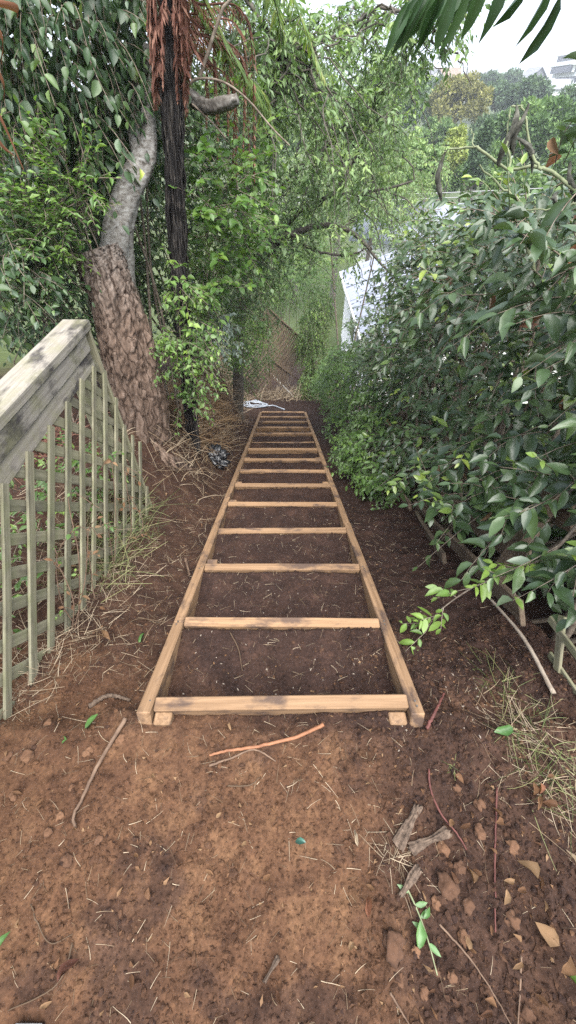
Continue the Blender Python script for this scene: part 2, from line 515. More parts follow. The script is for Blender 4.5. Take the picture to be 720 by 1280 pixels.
M_BRIGHT = leaf_mat('bright_shrub_leaf', [(0, (0.044, 0.092, 0.024)), (0.5, (0.088, 0.176, 0.039)), (1, (0.205, 0.314, 0.066))], (0.16, 0.24, 0.09), 0.4, 0.35)
M_DARKL = leaf_mat('dark_shrub_leaf', [(0, (0.029, 0.057, 0.023)), (0.6, (0.068, 0.120, 0.041)), (1, (0.145, 0.224, 0.066))], None, 0.45, 0.25)
M_WILLOW = leaf_mat('weeping_leaf', [(0, (0.074, 0.127, 0.048)), (0.6, (0.156, 0.246, 0.091)), (1, (0.314, 0.417, 0.133))], (0.18, 0.23, 0.16), 0.45, 0.35)
M_SILVER = leaf_mat('silvery_leaf', [(0, (0.10, 0.14, 0.11)), (1, (0.24, 0.30, 0.25))], (0.2, 0.25, 0.2), 0.4, 0.2)
M_FROND = leaf_mat('fern_green', [(0, (0.077, 0.143, 0.030)), (0.6, (0.143, 0.231, 0.050)), (1, (0.264, 0.286, 0.070))], (0.22, 0.26, 0.18), 0.55, 0.35)
M_PINNATE = leaf_mat('pinnate_leaf', [(0, (0.020, 0.050, 0.018)), (1, (0.045, 0.095, 0.030))], (0.06, 0.11, 0.05), 0.45, 0.22)

# ------------------------------------------------------------------ terrain
TAN = math.tan(R(24.1)); COSF = math.cos(R(24.1))
FY0, FZ0 = 0.455, 0.085                 # front edge of the frame, height of its top
BOARD_S = np.array([0, .45, .955, 1.466, 1.985, 2.49, 2.97, 3.44, 3.98, 4.54, 5.07, 5.6, 6.2, 6.8, 7.48])   # boards, metres down the slope


def zpath(y):
    ky = np.array([-60, -6, -1.0, 0.40, 0.47, 8.2, 9.6, 11.0, 14, 20, 30, 45, 70, 110, 170, 260, 420, 3000.])
    kz = np.array([5.0, 0.35, 0.0, 0.035, -0.045, -3.5, -4.05, -4.75, -6.3, -8.2, -11, -15, -17, -13, -3.5, 4.0, 5.0, 5.0])
    return np.interp(y, ky, kz)


def base_z(x, y):
    x = np.asarray(x, float); y = np.asarray(y, float)
    z = zpath(y)
    hl = np.interp(y, [-3, 0.3, 1.2, 3, 6, 9, 13, 20, 2000], [0.1, 0.10, 0.30, 0.85, 1.25, 1.5, 1.2, 0.3, 0])
    xb = np.interp(y, [0.5, 2.0, 2.8], [1.75, 1.6, 1.22])
    z = z + hl * sstep(0, 1, (np.interp(y, [6, 7.4], [-.70, -1.3]) - x) / (xb - .70)) * sstep(-30, -12, x)
    z = z + 0.05 * sstep(-0.62, -0.8, x) * sstep(0.3, 0.8, y) * sstep(14, 9, y)
    hr = np.interp(y, [0.4, 1.2, 4, 9, 13, 2000], [0.0, 0.35, 0.5, 0.6, 0.2, 0])
    z = z - hr * sstep(1.12, 1.5, x)
    z = z + 0.04 * sstep(0.75, 1.05, x) * sstep(0.3, 0.8, y) * sstep(14, 9, y)
    far = sstep(25, 60, y)
    z = z + far * (fbm(x * 0.02, y * 0.02, 31, 3) - 0.5) * 5
    return z


def ground_z(x, y):
    x = np.asarray(x, float); y = np.asarray(y, float)
    z = base_z(x, y)
    near = sstep(16, 9, y)
    loose = .7 + .3 * sstep(-.05, .45, x + .6 * np.maximum(y - .3, 0))
    d = (fbm(x * 3.3, y * 3.3, 1, 3) - .5) * 0.07 + (fbm(x * 13, y * 13, 2, 3) - .5) * 0.034 * loose
    c = np.maximum(fbm(x * 24, y * 24, 5, 2) - .45, 0) * 0.05 * loose
    inframe = sstep(0.487, 0.462, np.abs(x + 0.024 + .012 * y)) * sstep(0.42, 0.52, y) * sstep(8, 7.8, y)
    amp = 1 - 0.62 * inframe
    # each bay between two boards is dug almost level: deep behind one board, nearly up to the top of the next
    sl = (y - FY0) / COSF
    i = np.clip(np.searchsorted(BOARD_S, sl.ravel() if sl.ndim else [float(sl)], side='right') - 1, 0, len(BOARD_S) - 2).reshape(sl.shape if sl.ndim else (1,))
    if not sl.ndim: i = i[0]
    u = np.clip((sl - BOARD_S[i] - .05) / (BOARD_S[i + 1] - BOARD_S[i] - .05), 0, 1)
    bay = FZ0 - (y - FY0) * TAN - .135 + .113 * u ** 1.3
    z = z + inframe * (bay - z)
    lip = sstep(.75, .6, np.abs(x)) * sstep(.12, .36, y) * sstep(.50, .455, y)
    z = z + lip * (np.maximum(z, .026) - z) * .9
    return z + near * (d + c) * amp


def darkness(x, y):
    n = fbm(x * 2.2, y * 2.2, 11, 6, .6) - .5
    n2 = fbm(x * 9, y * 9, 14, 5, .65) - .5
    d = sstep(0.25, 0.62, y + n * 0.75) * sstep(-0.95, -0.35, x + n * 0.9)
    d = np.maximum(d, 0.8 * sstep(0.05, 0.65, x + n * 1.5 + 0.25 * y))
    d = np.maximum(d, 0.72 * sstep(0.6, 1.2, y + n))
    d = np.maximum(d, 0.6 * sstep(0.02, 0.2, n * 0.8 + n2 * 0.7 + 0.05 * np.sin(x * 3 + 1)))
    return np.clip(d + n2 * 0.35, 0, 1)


def axis(lo, d0, d1, hi, step, grow):
    mid = list(np.arange(d0, d1, step))
    a = []; s = step; v = d0
    while v > lo: s *= grow; v -= s; a.append(v)
    b = []; s = step; v = mid[-1]
    while v < hi: s *= grow; v += s; b.append(v)
    return np.array(a[::-1] + mid + b)


gx = axis(-900, -1.35, 1.35, 900, 0.0105, 1.13)
gy = axis(-60, -0.35, 2.0, 900, 0.0105, 1.03)
GX, GY = np.meshgrid(gx, gy)
GZ = ground_z(GX, GY)
nx, ny = len(gx), len(gy)
idx = np.arange(nx * ny).reshape(ny, nx)
GF = np.stack([idx[:-1, :-1], idx[:-1, 1:], idx[1:, 1:], idx[1:, :-1]], -1).reshape(-1, 4)
green = np.clip(sstep(20, 30, GY) + sstep(13, 17, GY) * sstep(3.5, 5, np.abs(GX)) + sstep(-3, -4.5, GX) + sstep(3.0, 4.5, GX), 0, 1) * 0.8
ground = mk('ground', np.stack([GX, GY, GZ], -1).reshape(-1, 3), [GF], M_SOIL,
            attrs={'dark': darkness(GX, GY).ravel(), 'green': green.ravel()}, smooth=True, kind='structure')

# ------------------------------------------------------------------ stair frame
YAW = -0.012


def fr(s, w, dz=0.0):
    """s metres down the slope, w across the frame"""
    c = math.cos(R(24.1)); y = FY0 + s * c
    return np.array([-0.024 + w + YAW * (y - FY0), y, FZ0 - s * c * TAN + dz])


frame = thing('stair_frame', fr(0, 0), 'long new pine stair frame like a ladder running down the bare slope', 'stair frame')
NB, HW = 15, 0.476
DEP = 0.15
upn = np.array([0, math.sin(R(24.1)), math.cos(R(24.1))])
LEN = BOARD_S[-1]; STEP = LEN / (NB - 1)
for side, cuts_ in ((-1, [-0.02, STEP * .9, STEP * 4.1, STEP * 8.1, LEN + 0.03]), (1, [-0.02, STEP * 3.05, STEP * 7.1, STEP * 11.1, LEN + 0.03])):
    for i in range(len(cuts_) - 1):
        j = random.uniform(-.004, .004)
        a = fr(cuts_[i] + .0015, side * HW + j) - upn * (DEP / 2 + random.uniform(-.002, .004))
        b = fr(cuts_[i + 1] - .0015, side * HW + j * .4) - upn * (DEP / 2 + random.uniform(-.002, .004))
        beam('stringer_board', a, b, 0.048, DEP, M_WOOD, frame, bev=0.004, wob=0.004, cuts=6, seed=i * 3 + side)
for i in range(NB):
    s = BOARD_S[i]
    c = fr(s, 0) + np.array([0, 0.024, -0.004])
    hw = HW - 0.0255
    jj = random.uniform(-.006, .006)
    h = 0.14
    a = c + np.array([-hw, jj, -h / 2 + random.uniform(-.004, .002) - (0.045 if i == 9 else 0)])
    b = c + np.array([hw, -jj, -h / 2 + random.uniform(-.004, .002) - (0.045 if i == 9 else 0)])
    beam('riser_board', a, b, 0.047, h, M_WOOD, frame, bev=0.004, wob=0.003, cuts=4, seed=50 + i)
for i in range(8):
    for sd in (-1, 1):
        for k in (0, 1):
            c = fr(BOARD_S[i] + .012 + .022 * k, sd * (HW + random.uniform(-.008, .008))) + upn * .0012
            V, F, T3 = tube(np.array([c - upn * .01, c + upn * .0006]), .0036, 8)
            mk('nail', V, [F, T3], M_NAIL, frame)
for i, sides in ((0, (-1, 1)), (2, (-1,)), (4, (-1,)), (5, (-1, 1)), (7, (-1, 1)), (10, (1,))):
    for sd in sides:
        c = fr(BOARD_S[i], sd * (HW - 0.058 - .006 * (i == 0)))
        yo = -0.0225 if i == 0 else 0.078
        top = c + np.array([random.uniform(-.006, .006), yo, -0.012 - (0.012 if i == 0 else 0.02)])
        beam('stake', top, top + np.array([0, 0, -0.32]), 0.06, 0.042, M_WOOD, frame, up=(0, 1, 0), bev=0.004)

# ------------------------------------------------------------------ lattice fence beside the path
fx = -1.02
fence = thing('lattice_fence', (fx, 1.3, float(base_z(fx, 1.3))), 'old mossy diagonal lattice fence with weathered grey top rail', 'fence')
FEND = 2.06
capz = 0.775
beam('cap_rail', (fx - .055, -0.6, capz), (fx - .055, FEND + .02, capz), 0.135, 0.045, M_RAIL, fence, bev=0.005, wob=.006, cuts=10)
beam('rail_board', (fx - .012, -0.6, capz - .0645), (fx - .012, FEND - .055, capz - .0645), 0.034, 0.082, M_RAIL, fence, bev=0.004, wob=.005, cuts=10, seed=3)
beam('rail_board', (fx - .018, -0.6, capz - .150), (fx - .018, FEND - .055, capz - .150), 0.028, 0.086, M_RAIL, fence, bev=0.004, wob=.005, cuts=10, seed=5)
gzf = float(base_z(fx, FEND))
beam('post', (fx - .10, FEND - .05, gzf - .3), (fx - .10, FEND - .05, capz - .024), 0.09, 0.09, M_FENCE, fence, up=(0, 1, 0), bev=.004)
beam('edge_board', (fx - .02, FEND + .003, gzf - .1), (fx - .02, FEND + .003, capz - .026), 0.05, 0.022, M_FENCE, fence, up=(0, 1, 0), bev=.003)
beam('edge_board', (fx - .035, FEND - .115, 0.05), (fx - .035, FEND - .115, capz - .196), 0.05, 0.022, M_FENCE, fence, up=(0, 1, 0), bev=.003)
zlow = lambda y: float(base_z(fx, y)) - 0.03
U = np.array([0, math.sin(R(46)), math.cos(R(46))])       # slats leaning away up
D_ = np.array([0, math.cos(R(46)), -math.sin(R(46))])     # slats falling away


def clip_line(p0, d, ymax, zc):
    ts = np.linspace(-3.5, 3.5, 1401)
    P = p0 + ts[:, None] * d
    ok = (P[:, 1] < ymax) & (P[:, 1] > -0.45) & (P[:, 2] < zc) & (P[:, 2] > base_z(np.full(len(P), fx), P[:, 1]) - 0.02)
    if ok.sum() < 20: return None
    i = np.where(ok)[0]
    return P[i[0]], P[i[-1]]


c0 = np.array([fx, 1.0, 0.0])
k = 0
for i in range(-16, 21):
    r = clip_line(c0 + D_ * (i * 0.127 + random.uniform(-.006, .006)), U, FEND + (.09 if i in (6, 7) else .03), capz - .175)
    if r is not None and np.linalg.norm(r[1] - r[0]) > .12:
        t = np.array([0.002, random.uniform(-.012, .012), random.uniform(-.01, .01)])
        e = r[1] + t + (U * 0.09 if i == 7 else 0)
        beam('upright_slat', r[0] + np.array([random.uniform(-.002, .008), 0, 0]), e, 0.011, 0.038 + random.uniform(-.004, .004), M_FENCE, fence, up=D_, bev=.002, wob=.006, cuts=5, seed=i)
for i in range(-20, 22):
    r = clip_line(c0 + np.array([-0.0135, 0, 0]) + U * (i * 0.126 + random.uniform(-.006, .006)), D_, FEND + .02, capz - .15)
    if r is not None and np.linalg.norm(r[1] - r[0]) > .12:
        beam('cross_slat', r[0] + np.array([-.002, 0, 0]), r[1] + np.array([-.002, 0, 0]), 0.012, 0.046, M_FENCE, fence, up=U, bev=.002, wob=.006, cuts=5, seed=i + 60)

# ------------------------------------------------------------------ leaves
def leaf_template(lod):
    if lod >= 2:
        st = [(0.0, 0), (0.16, .33), (0.42, .5), (0.72, .36), (1.0, 0)]
        V = [(0, 0, 0)]
        for t, w in st[1:-1]: V += [(t, w, 1), (t, 0, 0), (t, -w, 1)]
        V.append((1, 0, 0))
        F = [(0, 2, 1), (0, 3, 2)]
        for k in range(2):
            a = 1 + 3 * k; b = a + 3
            F += [(a, a + 1, b + 1), (a, b + 1, b), (a + 1, a + 2, b + 2), (a + 1, b + 2, b + 1)]
        F += [(7, 8, 10), (8, 9, 10)]
    elif lod == 1:
        V = [(0, 0, 0), (0.42, .5, 1), (0.45, 0, 0), (0.42, -.5, 1), (1, 0, 0)]
        F = [(0, 2, 1), (0, 3, 2), (1, 2, 4), (2, 3, 4)]
    else:
        V = [(0, 0, 0), (0.45, .5, .5), (1, 0, 0), (0.45, -.5, .5)]
        F = [(0, 3, 2), (0, 2, 1)]
    return np.array(V, float), np.array(F, int)


def shape_template(V, curl=0.18, fold=0.16, wave=0.0, ph=0.0):
    """unit leaf: x length, y width, z = fold up at the edges and droop at the tip"""
    x = V[:, 0]; y = V[:, 1]; e = V[:, 2]
    z = np.abs(y) * fold * 2 * e - curl * x ** 2 + wave * np.sin(x * 7 + ph) * y
    return np.stack([x, y, z], -1)


class Leaves:
    def __init__(s): s.P = []; s.D = []; s.N = []; s.L = []; s.W = []; s.r = []
    def add(s, P, D, N, Ln, W, r):
        n = len(P)
        s.P.append(P); s.D.append(D); s.N.append(np.broadcast_to(N, (n, 3))); s.L.append(np.broadcast_to(Ln, n)); s.W.append(np.broadcast_to(W, n)); s.r.append(np.broadcast_to(r, n))
    def arrays(s):
        P, D, N = (np.vstack(a) for a in (s.P, s.D, s.N))
        Ln, W, r = (np.concatenate(a) for a in (s.L, s.W, s.r))
        D = unit(D); S = unit(np.cross(N, D)); N = np.cross(D, S)
        return P, D, S, N, Ln, W, r


def leaf_mesh(A, lod, curl=0.18, fold=0.16, rng=None):
    P, D, S, N, Ln, W, r = A
    T, F = leaf_template(lod)
    n = len(P); nv = len(T)
    rng = rng or np.random.RandomState(3)
    cu = curl * rng.uniform(0.2, 1.8, n); fo = fold * rng.uniform(0.2, 1.8, n)
    x = T[:, 0]; y = T[:, 1]; e = T[:, 2]
    z = (np.abs(y) * e)[None] * fo[:, None] * 2 * W[:, None] - cu[:, None] * (x ** 2)[None] * Ln[:, None]
    V = P[:, None] + (x[None] * Ln[:, None])[..., None] * D[:, None] + (y[None] * W[:, None])[..., None] * S[:, None] + z[..., None] * N[:, None]
    FF = (F[None] + (np.arange(n) * nv)[:, None, None]).reshape(-1, 3)
    return V.reshape(-1, 3), FF, np.repeat(r, nv)


def build_leaves(name, lv, mat, parent, lod=1, parts=0, part_name='leaf', curl=.18, fold=.16, kind='stuff'):
    A = lv.arrays()
    P, D, S, N, Ln, W, r = A
    sel = np.zeros(len(P), bool)
    if parts:
        c = P + D * Ln[:, None] * .5
        px, py, z = project(c)
        size = FPX * Ln / np.maximum(z, .05)
        ok = (z > .3) & (px > 2) & (px < 718) & (py > 2) & (py < 1278)
        cell = (px // 14).astype(int) + 1000 * (py // 14).astype(int)
        best = {}
        for i in np.where(ok)[0]:
            j = best.get(cell[i])
            if j is None or z[i] < z[j]: best[cell[i]] = i
        cand = np.array(sorted(best.values(), key=lambda i: -size[i])[:parts], int)
        sel[cand] = True
        tm = []
        T, F = leaf_template(2)
        for q in range(12):
            V = shape_template(T, np.random.uniform(.02, .38), np.random.uniform(.02, .3), np.random.uniform(-.15, .15), q)
            tm.append(new_mesh(part_name, V, [F], {'rnd': np.full(len(V), q / 11.)}, True, mat))
        for i in cand:
            Ms = Matrix(((D[i, 0] * Ln[i], S[i, 0] * W[i], N[i, 0] * Ln[i], P[i, 0]),
                         (D[i, 1] * Ln[i], S[i, 1] * W[i], N[i, 1] * Ln[i], P[i, 1]),
                         (D[i, 2] * Ln[i], S[i, 2] * W[i], N[i, 2] * Ln[i], P[i, 2]), (0, 0, 0, 1)))
            q = int(np.clip(round(r[i] * 11), 0, 11))
            link_mesh(part_name, tm[q], None, parent=parent, matrix=Ms)
    B = tuple(a[~sel] for a in A)
    if not len(B[0]): return None
    V, F, rr = leaf_mesh(B, lod, curl, fold)
    return mk(name, V, [F], mat, parent, attrs={'rnd': rr}, smooth=lod >= 2, kind=kind)


def twigs(lv, acc, B, D, length, nleaf, ll, lw, rng, droop=0.25, r0=0.003, spread=0.9, down=0.2, tint=(0, 1), updir=(0, 0, 1), jit=0.25):
    """leafy twigs: alternate leaves along a drooping shoot"""
    D = unit(D); TP = []
    for b, d in zip(B, D):
        ln = length * rng.uniform(.6, 1.35)
        n = 5
        t = np.linspace(0, 1, n)[:, None]
        w = rng.normal(0, jit * .4, 3)
        P = b + d * ln * t + (w - np.array([0, 0, droop])) * ln * t ** 2
        TP.append(P)
        m = max(2, int(nleaf * rng.uniform(.7, 1.3)))
        u = np.linspace(.15, 1, m)
        pp = np.stack([np.interp(u, t[:, 0], P[:, k]) for k in range(3)], -1)
        td = unit(np.gradient(P, axis=0)); tt = np.stack([np.interp(u, t[:, 0], td[:, k]) for k in range(3)], -1)
        sd = unit(np.cross(tt, np.array(updir) + rng.normal(0, .15, 3)))
        sg = np.where(np.arange(m) % 2 == 0, 1, -1)[:, None]
        ld = tt * (.55 + .8 * (u[:, None] > .97)) + sd * sg * spread + rng.normal(0, jit, (m, 3)) - np.array([0, 0, down])
        nrm = np.array(updir, float) + rng.normal(0, .35, (m, 3)) - .25 * ld
        size = rng.uniform(.45, 1.25, m) * (1 - .25 * (u > .8))
        base = rng.uniform(*tint)
        rr = np.clip(base * .6 + rng.uniform(*tint, m) * .4 + (u - .5) * .12, 0, 1)
        lv.add(pp, ld, nrm, ll * size, lw * size * rng.uniform(.85, 1.15, m), rr)
    if acc is not None:
        acc.batch(np.array(TP), np.tile(np.linspace(r0, r0 * .35, 5), (len(TP), 1)), 3, rng.uniform(.2, .9, len(TP)))


def blob_points(rng, blobs, n, shell=0.55):
    vol = np.array([b[3] * b[4] * b[5] for b in blobs]); k = rng.choice(len(blobs), n, p=vol ** .7 / (vol ** .7).sum())
    v = unit(rng.normal(0, 1, (n, 3))); r = rng.uniform(shell ** 3, 1, n) ** (1 / 3)
    bb = np.array(blobs, float)[k]
    return bb[:, :3] + v * r[:, None] * bb[:, 3:6], unit(v / bb[:, 3:6])


# ------------------------------------------------------------------ clipped shrubs on the right-hand side
def hedge_points(rng, n, y0, y1, face, ztop, zbot, depth, pf=.55, pt=.33):
    y = rng.uniform(y0, y1, n); k = rng.uniform(0, 1, n)
    zt = ztop(y) + (fbm(y * 1.7, y * 0 + 3, 41, 2) - .5) * .35; zb = zbot(y)
    f = face(y)
    x = f + rng.uniform(0, 1, n) ** 2 * .35; z = zb + (zt - zb) * rng.uniform(0, 1, n) ** .85
    x = x + .12 * np.sin(z * 5 + y * 3)
    top = (k > pf) & (k < pf + pt)
    x = np.where(top, f + .1 + rng.uniform(0, 1, n) * depth, x); z = np.where(top, zt - rng.uniform(0, .22, n) - .05 * np.abs(x - f), z)
    ins = k >= pf + pt
    x = np.where(ins, f + .3 + rng.uniform(0, 1, n) * (depth - .3), x); z = np.where(ins, zb + .2 + (zt - zb - .2) * rng.uniform(0, 1, n), z)
    D = np.where(top[:, None], np.array([-.25, -.35, .8]), np.array([-.75, -.45, .15])) + rng.normal(0, .45, (n, 3))
    return np.stack([x, y, z], -1), D


def stems(acc, rng, n, y0, y1, face, zt, bx=1.35, r=.018):
    for i in range(n):
        y = rng.uniform(y0, y1); b = np.array([bx + rng.uniform(-.1, .25), y, base_z(bx, y) - .1])
        y2 = y + rng.uniform(-.6, .5); e = np.array([face(y2) + rng.uniform(.05, .9), y2, zt(y2) - rng.uniform(.05, .9)])
        m = (b + e) / 2 + rng.normal(0, .14, 3); m[0] += .1
        acc.tube(smooth_path([b, m, e], 9), np.linspace(r * rng.uniform(.6, 1.3), r * .3, 9), 6, rng.uniform(.2, .8))


rng = np.random.RandomState(21)
face1 = lambda y: 0.98 + 0.03 * np.sin(np.asarray(y) * 2.1) + .10 * sstep(1.6, 0.8, y)
ztop1 = lambda y: np.interp(y, [0.6, 1.0, 1.5, 2.0, 2.5, 3.0, 4.0, 5.2], [0.95, 1.2, 1.34, 1.38, 1.30, 1.12, 0.75, .2])
zbot1 = lambda y: base_z(0 * np.asarray(y), y) + np.interp(y, [0.5, 1.2, 2.2, 3, 5], [0.55, .55, .5, .35, .2])
sh = thing('broadleaf_shrub', (1.4, 2.2, float(base_z(1.4, 2.2))), 'large grey-green broadleaf shrub overhanging the old planks', 'shrub')
lv = Leaves(); ac = Acc()
B, D = hedge_points(rng, 1400, 0.75, 4.6, face1, ztop1, zbot1, 1.5)
nb = B[:, 1] < 1.7
twigs(lv, ac, B[nb], D[nb], .26, 7, .098, .047, rng, droop=.25, tint=(0, .97), down=.25, jit=.35)
twigs(lv, ac, B[~nb], D[~nb], .24, 8, .078, .037, rng, droop=.25, tint=(0, .95), down=.25, jit=.32)
build_leaves('foliage', lv, M_HEDGE, sh, 2, 300)
stems(ac, rng, 50, 0.9, 4.4, face1, ztop1)
ac.build('twigs', M_TWIG, sh, kind='stuff')

lv = Leaves(); kk_ = np.where(rng.uniform(0, 1, len(B)) < .10)[0]; act = Acc()
twigs(lv, act, B[kk_] + np.array([-.06, -.05, .06]), D[kk_] + np.array([-.2, -.2, .5]), .2, 7, .062, .030, rng, droop=.1, tint=(.8, 1), down=.05)
build_leaves('young_leaves', lv, M_HEDGE, sh, 2, 60); act.build('young_shoots', M_GTWIG, sh, kind='stuff')
lv = Leaves(); kk_ = rng.choice(len(B), 60)
lv.add(B[kk_] + rng.normal(0, .05, (60, 3)), rng.normal(0, .5, (60, 3)) - np.array([.2, .2, .7]), rng.normal(0, 1, (60, 3)), .075, .032, rng.uniform(0, 1, 60))
build_leaves('withered_leaves', lv, M_DEAD, sh, 2, 24, 'withered_leaf', .5, .5)
# the spray that reaches out low over the soil
lv = Leaves(); ac = Acc()
spine = smooth_path([at(735, 640, X=1.12), at(690, 690, X=1.0), at(640, 715, X=.88), at(590, 735, X=.76), at(548, 765, X=.67), at(532, 790, X=.63)], 26)
ac.tube(spine, np.linspace(.007, .0015, 26), 6)
twigs(lv, ac, spine[7::2], np.array([[-.5, -.3, .1]]) * np.ones((10, 1)) + rng.normal(0, .5, (10, 3)), .10, 6, .066, .030, rng, droop=.2, tint=(.55, .95))
br = ac.build('low_branch', M_TWIG, sh)
build_leaves('foliage', lv, M_VINE, sh, 2, 60)

# bare shoots with curled dry leaves on top of the shrub
ac = Acc()
Yb = 1.75
for pts, r in (([(760, 300), (716, 236), (672, 208), (640, 213), (602, 190), (592, 184), (562, 186)], .007), ([(664, 300), (650, 252), (632, 238), (600, 208)], .006),
               ([(638, 212), (634, 172), (638, 135)], .004), ([(560, 186), (552, 200), (553, 250)], .002), ([(592, 184), (590, 165), (583, 160)], .002), ([(720, 255), (690, 262), (640, 262)], .004),
               ([(668, 340), (655, 290), (648, 252)], .008), ([(676, 212), (664, 190), (655, 140), (640, 132)], .005)):
    P = smooth_path([at(x, y, Y=Yb + .04 * i) for i, (x, y) in enumerate(pts)], 20)
    P = P + rng.normal(0, .002, P.shape)
    ac.tube(P, np.linspace(r, r * .5, 20), 6)
ac.build('bare_shoot', M_GTWIG, sh)
M_CURL = plain_mat('curled_dry_leaf', [(.35, (.02, .02, .017)), (.55, (.075, .075, .06)), (.75, (.19, .185, .155))], 40, .85, .5, .004)


def curled_leaf(name, a, b, w, mat, parent=None, base=None, turns=1.3, seed=0):
    """a leaf blade rolled up along its length"""
    rg = np.random.RandomState(seed)
    a = np.asarray(a, float); b = np.asarray(b, float)
    x = unit(b - a); y = unit(np.cross(x, np.array([.2, .9, .3]))); z = np.cross(x, y)
    n, m = 12, 10
    V = []
    for i in range(n):
        t = i / (n - 1); hw = w * (math.sin(math.pi * min(1, t * .93 + .05)) ** .7)
        c = a + (b - a) * t + y * .015 * math.sin(t * 4 + seed) + z * .012 * math.sin(t * 3)
        for j in range(m):
            th = (j / (m - 1) - .5) * 2 * math.pi * turns * .5 + t * 1.2
            rr = hw * .5 * (1 - .35 * j / (m - 1)) * (1 + .5 * rg.uniform(-1, 1))
            V.append(c + y * math.cos(th) * rr + z * math.sin(th) * rr)
    ii = np.arange(n * m).reshape(n, m)
    F = np.stack([ii[:-1, :-1], ii[:-1, 1:], ii[1:, 1:], ii[1:, :-1]], -1).reshape(-1, 4)
    return mk(name, np.array(V), [F], mat, parent, base if base is not None else (a if parent is None else None), {'rnd': np.full(n * m, rg.uniform(0, 1))}, True)


for a, b, w, sd in (((640, 132), (628, 208), .030, 1), ((655, 130), (643, 194), .026, 2), ((646, 170), (668, 215), .020, 6), ((556, 188), (548, 252), .026, 3), ((718, 200), (712, 255), .026, 4), ((690, 262), (700, 240), .02, 5)):
    curled_leaf('curled_leaf', at(*a, Y=Yb + .05), at(*b, Y=Yb + .06), w, M_CURL, sh, seed=sd)

# dense shrub behind, closing the view through the branches
shb = thing('dark_shrub', (2.3, 2.4, float(base_z(2.3, 2.4))), 'dark dense shrub standing behind the large grey-green shrub', 'shrub')
lv = Leaves(); ac = Acc()
B = np.stack([rng.uniform(1.75, 2.9, 2000), rng.uniform(.7, 5.6, 2000), np.zeros(2000)], -1)
B[:, 2] = base_z(B[:, 0], B[:, 1]) + .05 + rng.uniform(0, 1, 2000) * (ztop1(B[:, 1]) - .25 - base_z(B[:, 0], B[:, 1]))
twigs(lv, ac, B, rng.normal(0, .6, (2000, 3)) + np.array([-.6, -.2, .2]), .3, 9, .11, .062, rng, tint=(0, .6))
build_leaves('foliage', lv, M_DARKL, shb, 0)
ac.build('twigs', M_DTWIG, shb, kind='stuff')

# low bright hedge further down
face2 = lambda y: 0.82 + 0.05 * np.sin(np.asarray(y) * 3.1)
ztop2 = lambda y: np.interp(y, [2.4, 3, 4, 5.5, 7, 8, 9, 9.6], [-.75, -.55, -.5, -.9, -1.5, -2.0, -2.55, -3.0])
zbot2 = lambda y: base_z(0 * np.asarray(y), y) + .03
sh2 = thing('low_hedge', (1.2, 6, float(base_z(1.2, 6))), 'dense small-leaved green hedge along the lower half of the stair frame', 'hedge')
lv = Leaves(); ac = Acc()
B, D = hedge_points(rng, 1500, 2.5, 9.6, face2, ztop2, zbot2, 1.3, .62, .28)
twigs(lv, ac, B, D, .22, 10, .062, .036, rng, droop=.3, tint=(0, .8), down=.35)
hh = lv.arrays()
build_leaves('foliage', lv, M_VINE, sh2, 1, 120)
stems(ac, rng, 30, 2.7, 9, face2, ztop2, 1.15, .014)
ac.build('twigs', M_DTWIG, sh2, kind='stuff')

# taller shrub behind the low hedge
sh3 = thing('broadleaf_shrub', (2.0, 5.5, float(base_z(2.0, 5.5))), 'light green broadleaf shrub in front of the white house', 'shrub')
face3 = lambda y: 1.38 - .12 * sstep(4.5, 3.2, y)
ztop3 = lambda y: np.interp(y, [3, 4, 4.5, 5, 6, 7, 8, 9], [1.2, 1.05, .88, .6, .07, -.65, -1.4, -2.0])
zbot3 = lambda y: ztop3(y) - 1.6
lv = Leaves(); ac = Acc()
B, D = hedge_points(rng, 950, 3.2, 8.2, face3, ztop3, zbot3, 1.8, .45, .45)
twigs(lv, ac, B, D, .28, 9, .085, .042, rng, droop=.15, tint=(.3, 1), down=.15)
build_leaves('foliage', lv, M_HEDGE, sh3, 1, 120)
stems(ac, rng, 40, 3.4, 8, face3, ztop3, 1.6)
ac.build('twigs', M_TWIG, sh3, kind='stuff')

# ------------------------------------------------------------------ left side: tree, tree fern, shrubs
base_t = np.array([-1.36, 2.95, float(base_z(-1.36, 2.95))])
tree = thing('leaning_tree', base_t, 'old rough-barked trunk with pale grey limb leaning behind the lattice fence', 'tree')


def bark_disp(seed, amp, kx=9, kz=4):
    def f(t, th):
        a = np.cos(th) * 1.3; b = np.sin(th) * 1.3
        wx = (fbm(a * 2 + 4, t * 14 + b * 2, seed + 5, 3) - .5) * 1.6
        n = fbm(th * kx / 6.283 + wx * 1.4, t * kz * 1.0 + wx * .8 + b * .2, seed, 3)
        fis = 1 - np.clip(np.abs(n - .5) * 9, 0, 1)                 # narrow wandering fissures
        n2 = fbm(th * kx / 9 - wx, t * kz * 2.6 + wx, seed + 9, 2)
        fis = np.maximum(fis, .7 * (1 - np.clip(np.abs(n2 - .5) * 12, 0, 1)))
        w = noise2(a * 1.5 + 5, t * 5 + b * 1.5, seed + 2)
        m = fbm(a * 9 + 9, t * 70 + b * 9, seed + 3, 2)
        return 1 - amp * .75 * fis + amp * 1.5 * (w - .5) + amp * .7 * (m - .5)
    return f


